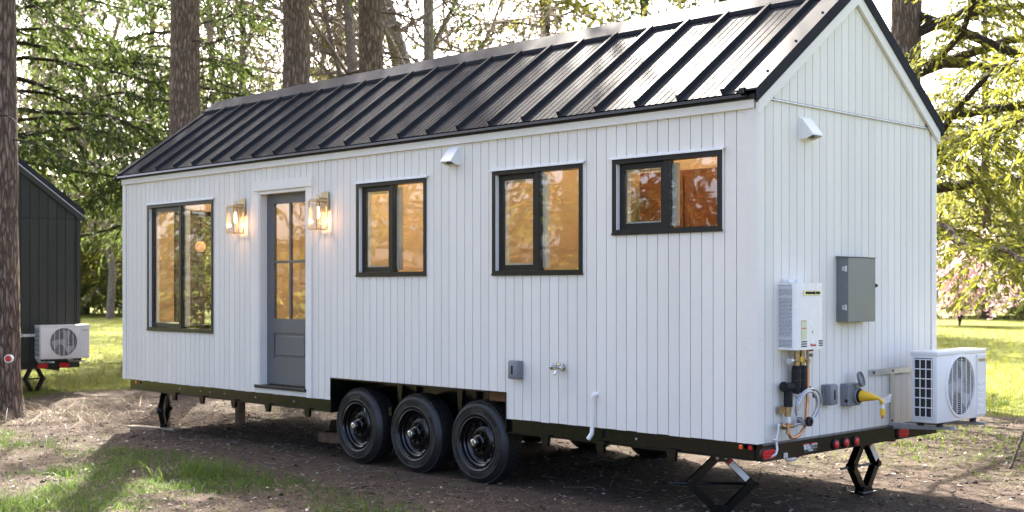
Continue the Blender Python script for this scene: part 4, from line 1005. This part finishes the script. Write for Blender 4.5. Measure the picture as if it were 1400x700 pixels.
def fir(name, seed, H, r0, z0, R, nb, trunk_mat, leaf, limb_mat=None, droop=.10, up0=.05, wig=.03, elv=.10, step=.16, lsz=.12, dens=1., hang=.35, dead=0, prof=None, lean=(0, 0), lw=.26, azbias=None, bare=.15, lbr=.0105, zmin=-9.):
    rg = np.random.default_rng(seed); path, rad = trunk_path(H, r0, rg, lean)
    tv, tf_ = rough_trunk(path, rad, 22, rg)
    paths, radii, LP, LD, LL = [], [], [], [], []
    def at(z):
        return np.array([np.interp(z, path[:, 2], path[:, 0]), np.interp(z, path[:, 2], path[:, 1]), z]), np.interp(z, path[:, 2], rad)
    for i in range(nb):
        t = ((i+rg.random()*.8)/nb)**1.15; z = z0+t*(H-z0-.3)
        az = i*2.39996+rg.normal()*.35
        if azbias is not None and rg.random() < azbias[1]: az = azbias[0]+rg.normal()*.75
        ln = R*((1-t)**.75*.95+.08)*rg.uniform(.6, 1.12)
        if prof: ln *= prof(t)
        c0, tr = at(z); s = np.linspace(0, 1, 9); el = up0+.55*t+rg.normal()*elv
        hz = np.array([np.cos(az), np.sin(az), 0]); side = np.array([-np.sin(az), np.cos(az), 0])
        bend = rg.normal()*.18
        P = c0+hz*(s*ln)[:, None]+side*(bend*s*s*ln)[:, None]+np.array([0, 0, 1.])*(np.tan(el)*s*ln-droop*(s*ln)**2*(1-.25*s)+wig*ln*np.sin(s*6+rg.random()*6)*s+wig*.5*ln*np.sin(s*13+rg.random()*6)*s)[:, None]+side*(wig*1.3*ln*np.sin(s*7+rg.random()*6)*s)[:, None]
        br = max(.008, min(.075, lbr*ln+.006)); paths.append(P); radii.append(br*(1-.88*s)+.002)
        nt_ = max(4, int(ln*(1-bare)/step*dens)); u = bare+(1-bare)*(np.arange(nt_)+rg.random(nt_))/nt_
        bp = np.stack([np.interp(u, s, P[:, k]) for k in range(3)], 1)
        sg = np.where(np.arange(nt_) % 2 == 0, 1., -1.)
        a = R_(58)+rg.normal(size=nt_)*.28
        dirs = hz[None]*np.cos(a)[:, None]+side[None]*(sg*np.sin(a))[:, None]+np.array([0, 0, 1.])[None]*(rg.normal(size=nt_)*.22-.12)[:, None]
        tl = np.clip(.42*ln*(1.05-u)**.8, .22, 1.35)*rg.uniform(.55, 1.15, nt_)
        for j in range(nt_):
            k = max(4, int(tl[j]/(.26*lsz)*dens)); q = (np.arange(k)+rg.random(k))/k
            pos = bp[j]+dirs[j]*(q*tl[j])[:, None]; pos[:, 2] -= hang*tl[j]*q*q
            tang = dirs[j]+np.array([0, 0, -2*hang])*q[:, None]
            ld = tang*rg.uniform(.6, 1.1, k)[:, None]+rg.normal(size=(k, 3))*.42; ld[:, 2] -= .15*hang/.35
            LP.append(pos+rg.normal(size=(k, 3))*.012); LD.append(ld); LL.append(lsz*rg.uniform(.6, 1.35, k))
            if lsz < .13 and tl[j] > .5 and j % 2 == 0:
                qq = np.linspace(0, .85, 4); pp = bp[j]+dirs[j]*(qq*tl[j])[:, None]; pp[:, 2] -= hang*tl[j]*qq*qq
                paths.append(pp); radii.append(np.linspace(.006, .002, 4))
    for i in range(dead):
        z = 1.2+(z0-1.2)*rg.random(); az = rg.random()*6.28; c0, tr = at(z); ln = rg.uniform(.35, 1.5); s = np.linspace(0, 1, 6)
        hz = np.array([np.cos(az), np.sin(az), 0]); P = c0+hz*(s*ln)[:, None]; P[:, 2] += ln*(.1*s-.35*s*s)+.04*np.cumsum(rg.normal(size=6))*s
        paths.append(P); radii.append(.016*(1-.85*s)+.001)
    bv, bf = tubes_np(paths, radii, 5)
    LP, LD, LL = np.concatenate(LP), np.concatenate(LD), np.concatenate(LL)
    kz = LP[:, 2] > zmin+.5*fbm(LP[:, 0]*.8+5, LP[:, 1]*.8+5, 2); LP, LD, LL = LP[kz], LD[kz], LL[kz]
    V = leaf_quads(LP, LD, LL, LL*lw, rg); F = np.arange(len(V)).reshape(-1, 4)
    print(name, "leaves", len(F))
    return dict(trunk=np_mesh("trunk", tv, tf_, True), limbs=np_mesh("limbs", bv, bf, True), crown=np_mesh("crown", V, F), mats=(trunk_mat, limb_mat or trunk_mat, leaf))
def plant(kind, name, label, x, y, rz=0., s=1., group=None, cat="tree", sz=1.):
    t = thing(name, label, cat, (x, y, float(gheight(np.array([x]), np.array([y]))[0])), rz, group); t.scale = (s, s, s*sz)
    tr = obj("trunk", kind['trunk'], kind['mats'][0], t); obj("limbs", kind['limbs'], kind['mats'][1], tr)
    if kind.get('crown'): obj("crown", kind['crown'], kind['mats'][2], t)
    return t
FC = fir("tall", 21, 27, .29, 7.4, 4.4, 38, M['bark'], M['needle_mid'], M['limb'], droop=.10, up0=-.05, lsz=.16, step=.15, hang=.5, dead=9, lw=.28, wig=.05)
FC2 = fir("tall2", 33, 25, .28, 7.8, 4.1, 29, M['bark'], M['needle_mid'], M['limb'], droop=.11, up0=-.05, lsz=.16, step=.15, hang=.5, dead=7, lw=.28, wig=.05)
FA = fir("low", 4, 17, .20, .7, 3.9, 130, M['bark'], M['needle_dark'], M['limb'], droop=.07, up0=-.02, lsz=.21, step=.11, hang=.45, lw=.34)
FB = fir("loose", 8, 20, .22, 1.2, 4.5, 120, M['bark'], M['needle_mid'], M['limb'], droop=.08, up0=.02, lsz=.21, step=.12, hang=.5, lw=.34)
FE = fir("bough", 44, 17, .25, 4.2, 5.6, 88, M['bark'], M['needle_dark'], M['limb'], droop=.085, up0=-.02, lsz=.17, step=.10, hang=.55, lw=.32, wig=.05)
FD = fir("arching", 15, 19, .27, 2.3, 6.6, 66, M['bark'], M['needle_gold'], M['limb'], droop=.05, up0=.10, lsz=.095, step=.055, hang=.6, lw=.30, azbias=(R_(20), .45), bare=.2, wig=.06, elv=.26, lbr=.012, zmin=1.2)
FP = fir("slim", 51, 23, .13, 11.8, 3.2, 40, M['pale_bark'], M['needle_mid'], M['pale_bark'], droop=.10, up0=-.05, lsz=.16, step=.17, hang=.5, lw=.26, dead=26)  # high crown out of view, added to dapple the sun on the roof
def bare_tree(seed, H, r0, spread, mat, depth=5, twn=3):
    rg = np.random.default_rng(seed); paths, radii = [], []
    def grow(p, d, ln, r, lev):
        k = 6 if lev < 2 else 4; P = [p]
        for i in range(k):
            d = d+rg.normal(size=3)*(.10 if lev == 0 else .20)+np.array([0, 0, .05 if lev else .02]); d /= np.linalg.norm(d); P.append(P[-1]+d*ln/k)
        P = np.array(P); paths.append(P); radii.append(np.linspace(r, r*.55 if lev else r*.4, k+1))
        if lev >= depth: return
        nchild = 15 if lev == 0 else twn+(rg.random() < .5)
        for c in range(nchild):
            u = rg.uniform(.18, 1.) if lev == 0 else rg.uniform(.25, 1.); i = min(int(u*k), k-1); q = P[i]+(P[i+1]-P[i])*(u*k-i)
            e = rg.normal(size=3); e -= d*e.dot(d); e /= np.linalg.norm(e); nd = d*rg.uniform(.35, .8)+e*spread; nd /= np.linalg.norm(nd)
            grow(q, nd, ln*rg.uniform(.35, .62) if lev else ln*rg.uniform(.22, .42), r*(.42 if lev == 0 else .55)*(1.1-.4*u), lev+1)
    grow(np.array([0, 0, -.2]), np.array([0, 0, 1.]), H, r0, 0)
    tv, tf_ = rough_trunk(paths[0], radii[0], 14, rg); bv, bf = tubes_np(paths[1:], [np.maximum(r, .0065) for r in radii[1:]], 3)
    print("bare twigs", len(paths))
    return dict(trunk=np_mesh("trunk", tv, tf_, True), limbs=np_mesh("limbs", bv, bf, True), mats=(mat, mat, None))
BT = bare_tree(2, 13, .17, .8, M['pale_bark'], 4, 6)
BT2 = bare_tree(6, 11, .12, .7, M['pale_bark'], 4, 5)
def bush(seed, R, H, n, leaf, lsz, trunk_mat):
    rg = np.random.default_rng(seed); d = rg.normal(size=(n, 3)); d /= np.linalg.norm(d, axis=1, keepdims=True)
    rr = rg.random(n)**.45; az = np.arctan2(d[:, 1], d[:, 0]); lump = .72+.5*fbm(az*1.7+seed, d[:, 2]*2.2+seed, 3)
    P = d*rr[:, None]*lump[:, None]*np.array([R, R, H*.5]); P[:, 2] += H*.5
    keep = fbm(P[:, 0]*1.6+seed, P[:, 1]*1.6+P[:, 2]*1.9, 3) > .42; P = P[keep & (P[:, 2] > .02)]
    LL = lsz*rg.uniform(.5, 1.4, len(P)); V = leaf_quads(P, rg.normal(size=(len(P), 3)), LL, LL*.5, rg)
    paths, radii = [], []
    for i in range(14):
        a = rg.random()*6.28; t = np.linspace(0, 1, 6)[:, None]; tip = np.array([np.cos(a)*R*.7*rg.random(), np.sin(a)*R*.7*rg.random(), H*rg.uniform(.6, .95)])
        paths.append(tip*np.concatenate([t**1.4, t**1.4, t], 1)); radii.append(np.linspace(.03, .006, 6))
    bv, bf = tubes_np(paths, radii, 5); tv, tf_ = tubes_np([np.array([[0, 0, -.1], [0, 0, H*.4]])], [np.array([.05, .03])], 6)
    return dict(trunk=np_mesh("trunk", tv, tf_, True), limbs=np_mesh("limbs", bv, bf, True), crown=np_mesh("crown", V, np.arange(len(V)).reshape(-1, 4)), mats=(trunk_mat, trunk_mat, leaf))
SH = bush(3, 2.2, 3.4, 9000, M['shrub'], .17, M['limb'])
SH2 = bush(12, 2.6, 4.6, 10000, M['needle_mid'], .18, M['limb'])
PB = bush(5, 2.6, 4.2, 9000, M['blossom'], .20, M['limb'])

CX, CY = 5.0593, -7.4067
FWD = Vector((math.sin(-.7910), math.cos(-.7910), 0)); RGT = Vector((math.cos(.7910), math.sin(.7910), 0))
def site(off, dep):
    """ground position dep metres ahead of the viewpoint and off metres to its right"""
    p = Vector((CX, CY, 0)) + FWD*dep + RGT*off; return p.x, p.y
def siteu(u, dep): return site((u-700)/1721.4*dep, dep)
# the near trunk with the reflector
nt_path, nt_rad = trunk_path(27, .31, np.random.default_rng(2), (.002, .0), 40, .03)
FN = dict(FC); tv_, tf2 = rough_trunk(nt_path, nt_rad, 40, np.random.default_rng(2), .07); FN['trunk'] = np_mesh("trunk", tv_, tf2, True); FN['mats'] = (M['bark_near'], M['limb'], M['needle_dark'])
x_, y_ = siteu(-6, 16.8)
t0 = plant(FN, "fir_tree", "large fir trunk with a red reflector at the left edge", x_, y_, 2.2, 1.0, "tall firs")
rf = thing("tree_reflector", "round red reflector nailed to the fir trunk at the left edge", "reflector", tuple(np.array(siteu(12.5, 16.45))) + (.90,), R_(45))
MB().lathe([(.0, -.030), (.055, -.030), (.055, -.022), (.05, .04)], axis='y', n=20).build("reflector_plate", M['tag'], rf)
MB().lathe([(.0, -.040), (.036, -.038), (.042, -.0305)], axis='y', n=20).build("reflector_lens", M['red_tape'], rf)
for u, dep, k, s, rz, lab in ((253, 20.5, FC, 1.0, .4, "fir trunk rising behind the left end of the white house roof, drooping boughs beside it"),
                         (405, 21.5, FC2, 1.03, 2.1, "middle one of the three fir trunks behind the white house roof"),
                         (506, 23.5, FC, .98, 4.0, "rightmost and slimmest of the three fir trunks behind the roof"),):
    x_, y_ = siteu(u, dep); plant(k, "fir_tree", lab, x_, y_, rz, s, "tall firs")
x_, y_ = siteu(1240, 17.5)
plant(FD, "fir_tree", "fir with long arching limbs and yellow-green boughs beyond the gable end", x_, y_, 0.2, 1.0)
# the stand of trees beyond
far = [(115, 78, FA, 1.5, 1.0, "dark fir with low boughs in the gap above the dark green house"), (205, 72, FB, 1.4, 2.2, "loose fir between the dark green house and the left trunk"),
       (50, 82, FB, 1.6, .3, "far fir showing above the dark green house roof"), (6, 27, FE, 1.0, 3.0, "dark-boughed fir hidden behind the trunk at the left edge"), (251, 30, FE, .78, 1.3, "dark-boughed fir right behind the left trunk above the roof"), (588, 24, FP, 1.0, 1.1, "pale slim trunk right of the three fir trunks above the roof"),
       (330, 56, FB, 1.2, 3.7, "fir between the left and middle trunks behind the roof"), (440, 66, FA, 1.3, 2.9, "darker fir between the left and middle trunks, farther back"),
       (465, 60, FB, 1.2, 5.0, "fir between the middle and right trunks behind the roof"), (745, 44, FB, 1.3, 1.4, "yellow-green fir above the middle of the black roof"),
       (880, 50, FA, 1.35, 4.1, "dense fir above the right half of the black roof"), (990, 46, FB, 1.3, .7, "fir above the roof beside the gable peak"),
       (1110, 46, FA, 1.05, 2.5, "fir hidden mostly behind the gable peak"), (1345, 66, FB, 1.3, 3.3, "loose fir beyond the arching limbs at the right"),
       (1490, 60, FA, 1.2, 5.6, "dark fir at the right edge beyond the lawn"), (-60, 70, FA, 1.3, 5.2, "dark fir behind the trunk at the left edge")]
for u, dep, k, s, rz, lab in far:
    x_, y_ = siteu(u, dep); plant(k, "fir_tree", lab, x_, y_, rz, s, "firs beyond the houses")
for u, dep, k, s, rz, lab in ((508, 28, BT, 1.05, .3, "pale bare tree above the roof right of the three trunks"), (640, 30, BT2, 1.5, 1.9, "second pale bare tree above the middle of the roof"),
                              (600, 35, BT2, 1.3, 4., "farther pale bare tree above the middle of the roof"), (150, 66, BT, 1.3, 2.2, "pale bare tree beside the dark green house"), (75, 44, BT2, 1.1, 5.1, "thin bare tree above the dark green house roof"), (300, 56, BT, 1.3, 3.1, "far bare tree between the left and middle trunks")):
    x_, y_ = siteu(u, dep); plant(k, "bare_tree", lab, x_, y_, rz, s, "bare trees beyond the houses")
rs = random.Random(8)
for i, u in enumerate((20, 95, 150, 215, 1270, 1335, 1400, 1460)):
    x_, y_ = siteu(u, 74+rs.uniform(-5, 6))
    plant(SH if i % 2 else SH2, "hedge_bush", ["far bush left of the gap beside the dark green house", "far bush behind the dark green house air conditioner", "far bush seen in the gap between the two houses", "far bush hidden behind the left end of the white house", "far bush beside the right edge of the gable end", "far bush under the pink blossom", "far bush at the right edge of the lawn", "far bush beyond the right edge"][i], x_, y_, rs.random()*6, 1.5+.4*rs.random(), "bushes along the far edge of the lawn", "bush")
x_, y_ = siteu(1312, 52); plant(PB, "blossom_tree", "pale pink blossoming tree across the lawn at the right", x_, y_, 1., 1.0)
for i in range(34):
    u = -250+i*62; dep = 104+rs.uniform(-8, 14); x_, y_ = siteu(u, dep)
    plant((FA, FB, FA, SH2)[i % 4], "far_tree", "far evergreen tree in the wood that closes off the lawn" if i % 4 < 3 else "far broad rounded tree in the wood that closes off the lawn", x_, y_, rs.random()*6, (1.15 if i % 4 < 3 else 2.6)*rs.uniform(.85, 1.2), "trees of the far wood")
# trees on the near side, mirrored in the panes
FM = dict(FA); FM['mats'] = (M['bark'], M['limb'], M['needle_behind']); FM2 = dict(FB); FM2['mats'] = (M['bark'], M['limb'], M['needle_behind'])
for i, (x_, y_, k, s, rz) in enumerate(((-9.8, -11.8, FM, .9, 1.), (-13.2, -12.2, FM2, .95, 2.), (-17., -10.8, FM2, .9, 4.), (-22., -9., FM, .95, 3.))):
    plant(k, "fir_tree", "fir tinted sun-gold on the near side of the house, mirrored in its windows", x_, y_, rz, s, "firs mirrored in the windows")

# ------------------------------------------------------------------ grass, weeds and litter
def blades(name, label, n, xr, yr, keep, hmin, hmax, wdt, mat, seed, lean=.5, clump=None):
    rg = np.random.default_rng(seed); x = rg.uniform(*xr, n); y = rg.uniform(*yr, n)
    if clump:
        k = n//clump[0]; cx_ = rg.uniform(*xr, k); cy_ = rg.uniform(*yr, k); x = np.repeat(cx_, clump[0])+rg.normal(size=k*clump[0])*clump[1]; y = np.repeat(cy_, clump[0])+rg.normal(size=k*clump[0])*clump[1]
    pk = keep(x, y); m = rg.random(len(x)) < pk; x, y = x[m], y[m]; n = len(x); z = gheight(x, y)
    h = rg.uniform(hmin, hmax, n)*(.6+.8*fbm(x*.9, y*.9, 2)); a = rg.random(n)*6.283; ln = rg.normal(size=n)*lean
    P = np.stack([x, y, z-.01], 1); D = np.stack([np.cos(a)*ln, np.sin(a)*ln, np.ones(n)], 1)*h[:, None]
    B = np.stack([-np.sin(a+rg.normal(size=n)), np.cos(a+rg.normal(size=n)), np.zeros(n)], 1)*(wdt*rg.uniform(.6, 1.3, n))[:, None]
    bend = np.stack([np.cos(a)*ln*.6, np.sin(a)*ln*.6, -.15*np.abs(ln)], 1)*h[:, None]
    V = np.stack([P-B*.5, P+B*.5, P+D*.6+B*.35, P+D*.6-B*.35, P+D+bend+B*.05, P+D+bend-B*.05], 1).reshape(-1, 3)
    i = np.arange(n)[:, None]*6; F = np.concatenate([i+np.array([[0, 1, 2, 3]]), i+np.array([[3, 2, 4, 5]])], 0)
    o = obj(name, np_mesh(name, V, F), mat); tag(o, label, "grass", kind='stuff'); print(name, n); return o
def far_keep(x, y):
    d = np.hypot(x-CX, y-CY); return lawn_mask(x, y)*np.clip(18/d, 0, 1)**1.2
blades("lawn_grass", "bright green lawn grass beyond the houses on the left", 60000, (-48, -13), (-3, 22), far_keep, .05, .15, .013, M['grass'], 1)
blades("lawn_grass", "sunlit yellow-green lawn grass behind the air conditioner on the right", 90000, (-26, 5), (7, 40), far_keep, .05, .14, .013, M['grass'], 2)
def front_keep(x, y):
    n1 = fbm(x*.9+4, y*.9+2, 3); m = np.clip((n1-.36)*5, .06, 1); g1 = np.clip((-.62+.10*(x+5.5)*(x < -5.5)-.12*(x+5.5)*(x > -5.5)-y)/.5, 0, 1)*np.clip((-.4-x)/1.5, 0, 1)
    return m*g1
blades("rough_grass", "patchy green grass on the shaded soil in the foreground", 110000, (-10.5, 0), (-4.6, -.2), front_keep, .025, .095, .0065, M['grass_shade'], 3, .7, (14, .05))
def tuft_keep(x, y): return (fbm(x*1.3+40, y*1.3+12, 3) > .56)*.9*(lawn_mask(x, y) < .9)
def tall_keep(x, y): return np.clip((fbm(x*1.1+14, y*1.1+5, 3)-.44)*7, 0, 1)*np.clip((-1.05+.12*(x+5.5)-y)/.4, 0, 1)*np.clip((-4.3-x)/.8, 0, 1)
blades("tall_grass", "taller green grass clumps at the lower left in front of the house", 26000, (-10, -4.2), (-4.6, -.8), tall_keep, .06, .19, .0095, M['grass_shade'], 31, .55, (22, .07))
blades("grass_tufts", "scattered small grass tufts on the bare soil round the house", 16000, (-13, 4), (-4, 8.5), tuft_keep, .02, .075, .005, M['weed'], 4, .9, (10, .045))
def bank_keep(x, y): return np.clip((fbm(x*.8+21, y*.8+3, 3)-.42)*6, 0, 1)*np.clip((y-3.0)/2.5, 0, 1)
blades("bank_grass", "thin grass on the soil bank under the air conditioner", 48000, (-9, 3), (3.2, 9.5), bank_keep, .03, .11, .009, M['weed'], 6, .8, (8, .06))
def straw_keep(x, y): return np.exp(-(((x+11.2)/1.6)**2+((y+.5)/1.3)**2))*(fbm(x*2, y*2, 2) > .35)
blades("dry_straw", "pale dry grass stalks heaped round the fir trunk at the left edge", 9000, (-14, -8.2), (-3, 2.2), straw_keep, .05, .28, .006, M['straw'], 7, 1.6)
blades("dry_thatch", "short dead grass and needles on the shaded soil", 30000, (-10, 3), (-4.2, 5), lambda x, y: (fbm(x*1.1+7, y*1.1+70, 3) > .47)*.8, .012, .045, .003, M['straw'], 8, 1.9)
def scatter(name, label, cat, n, base, xr, yr, smin, smax, mat, seed, dens=None, flat=1.):
    rg = np.random.default_rng(seed); x = rg.uniform(*xr, n); y = rg.uniform(*yr, n)
    if dens is not None: k = rg.random(n) < dens(x, y); x, y = x[k], y[k]
    n = len(x); z = gheight(x, y); bv, bf = base; a = rg.random(n)*6.283; s = rg.uniform(smin, smax, n); ti = rg.normal(size=n)*.25
    V = np.repeat(bv[None], n, 0)*(1+rg.normal(size=(n, len(bv), 1))*.12); c, sn = np.cos(a)[:, None], np.sin(a)[:, None]
    X = V[:, :, 0]; Z = V[:, :, 2]*flat+X*np.sin(ti)[:, None]
    W_ = np.stack([X*c-V[:, :, 1]*sn, X*sn+V[:, :, 1]*c, Z], -1)*s[:, None, None]+np.stack([x, y, z+.1*s], 1)[:, None]
    Fq = (bf[None]+(np.arange(n)*len(bv))[:, None, None]).reshape(-1, bf.shape[1])
    return tag(obj(name, np_mesh(name, W_.reshape(-1, 3), Fq), mat), label, cat, kind='stuff')
def lump(nu=7, nv=5, ex=(1, .65, .6)):
    u = np.arange(nu)*2*np.pi/nu; v = np.linspace(.15, np.pi-.15, nv); P = np.array([[np.cos(b)*ex[0], np.sin(b)*np.cos(a)*ex[1], np.sin(b)*np.sin(a)*ex[2]] for b in v for a in u])
    F = np.array([[i*nu+k, i*nu+(k+1) % nu, (i+1)*nu+(k+1) % nu, (i+1)*nu+k] for i in range(nv-1) for k in range(nu)]); return P, F
def stick():
    P = np.array([[t, .03*np.sin(t*4)+.018*np.cos(a), .018*np.sin(a)] for t in (-1, -.3, .4, 1) for a in (0, 2.1, 4.2)])
    F = np.array([[i*3+k, i*3+(k+1) % 3, (i+1)*3+(k+1) % 3, (i+1)*3+k] for i in range(3) for k in range(3)]); return P, F
def flake():
    P = np.array([[-1, -.5, 0], [.8, -.6, .1], [1, .4, 0], [-.7, .6, .12], [-1, -.5, .18], [.8, -.6, .26], [1, .4, .2], [-.7, .6, .28]])
    return P, np.array([[0, 3, 2, 1], [4, 5, 6, 7], [0, 1, 5, 4], [1, 2, 6, 5], [2, 3, 7, 6], [3, 0, 4, 7]])
away = lambda x, y: 1.-.85*np.exp(-(((x+3.7)/2.)**4+((y-.12)/.35)**4))
scatter("fir_cones", "dark fir cones strewn over the soil in front of the house", "cones", 300, lump(), (-12, 3), (-4.2, 6), .012, .034, M['cone'], 21, away)
scatter("soil_clods", "dark crumbs of soil on the ground", "soil", 5000, lump(6, 4, (1, .8, .6)), (-12, 3), (-4.2, 7), .005, .021, M['clod'], 22, away)
scatter("twigs", "fallen twigs on the soil", "twigs", 2600, stick(), (-13, 3), (-4.2, 7), .02, .12, M['pale_bark'], 23, away)
scatter("dark_twigs", "dark fallen needles and twigs on the soil", "twigs", 5200, stick(), (-13, 3), (-4.2, 7), .02, .08, M['limb'], 26, away)
scatter("wood_chips", "small pale chips and leaves on the soil", "chips", 1500, flake(), (-12, 3), (-4.2, 6), .007, .022, M['chip'], 24, away)
scatter("pebbles", "small grey pebbles on the soil", "pebbles", 500, lump(6, 4, (1, .8, .6)), (-12, 3), (-4.2, 6), .006, .018, M['stone'], 25, away)

def litter(name, label, n, xr, yr, lmin, lmax, wr, mat, seed):
    rg = np.random.default_rng(seed); x = rg.uniform(*xr, n); y = rg.uniform(*yr, n)
    k = rg.random(n) < np.clip(.25+1.6*(fbm(x*1.4+3, y*1.4+60, 3)-.3), 0, 1)*away(x, y); x, y = x[k], y[k]; n = len(x)
    P = np.stack([x, y, gheight(x, y)+rg.uniform(.002, .012, n)], 1); a = rg.random(n)*6.283
    D = np.stack([np.cos(a), np.sin(a), rg.normal(size=n)*.22], 1); l = rg.uniform(lmin, lmax, n)
    B = np.stack([-np.sin(a), np.cos(a), rg.normal(size=n)*.5], 1)*(l*wr*rg.uniform(.5, 1.4, n))[:, None]
    V = np.stack([P, P+D*(l*.5)[:, None]+B*.5, P+D*l[:, None], P+D*(l*.5)[:, None]-B*.5], 1).reshape(-1, 3)
    tag(obj(name, np_mesh(name, V, np.arange(len(V)).reshape(-1, 4)), mat), label, "litter", kind='stuff')
litter("needle_litter", "brown fallen needles covering the soil round the house", 90000, (-11, 2.5), (-4.2, 4.5), .02, .06, .11, M['litter'], 61)
litter("leaf_litter", "broken brown leaves and bark flakes on the soil", 16000, (-12, 3), (-4.2, 7), .012, .045, .7, M['litter'], 62)
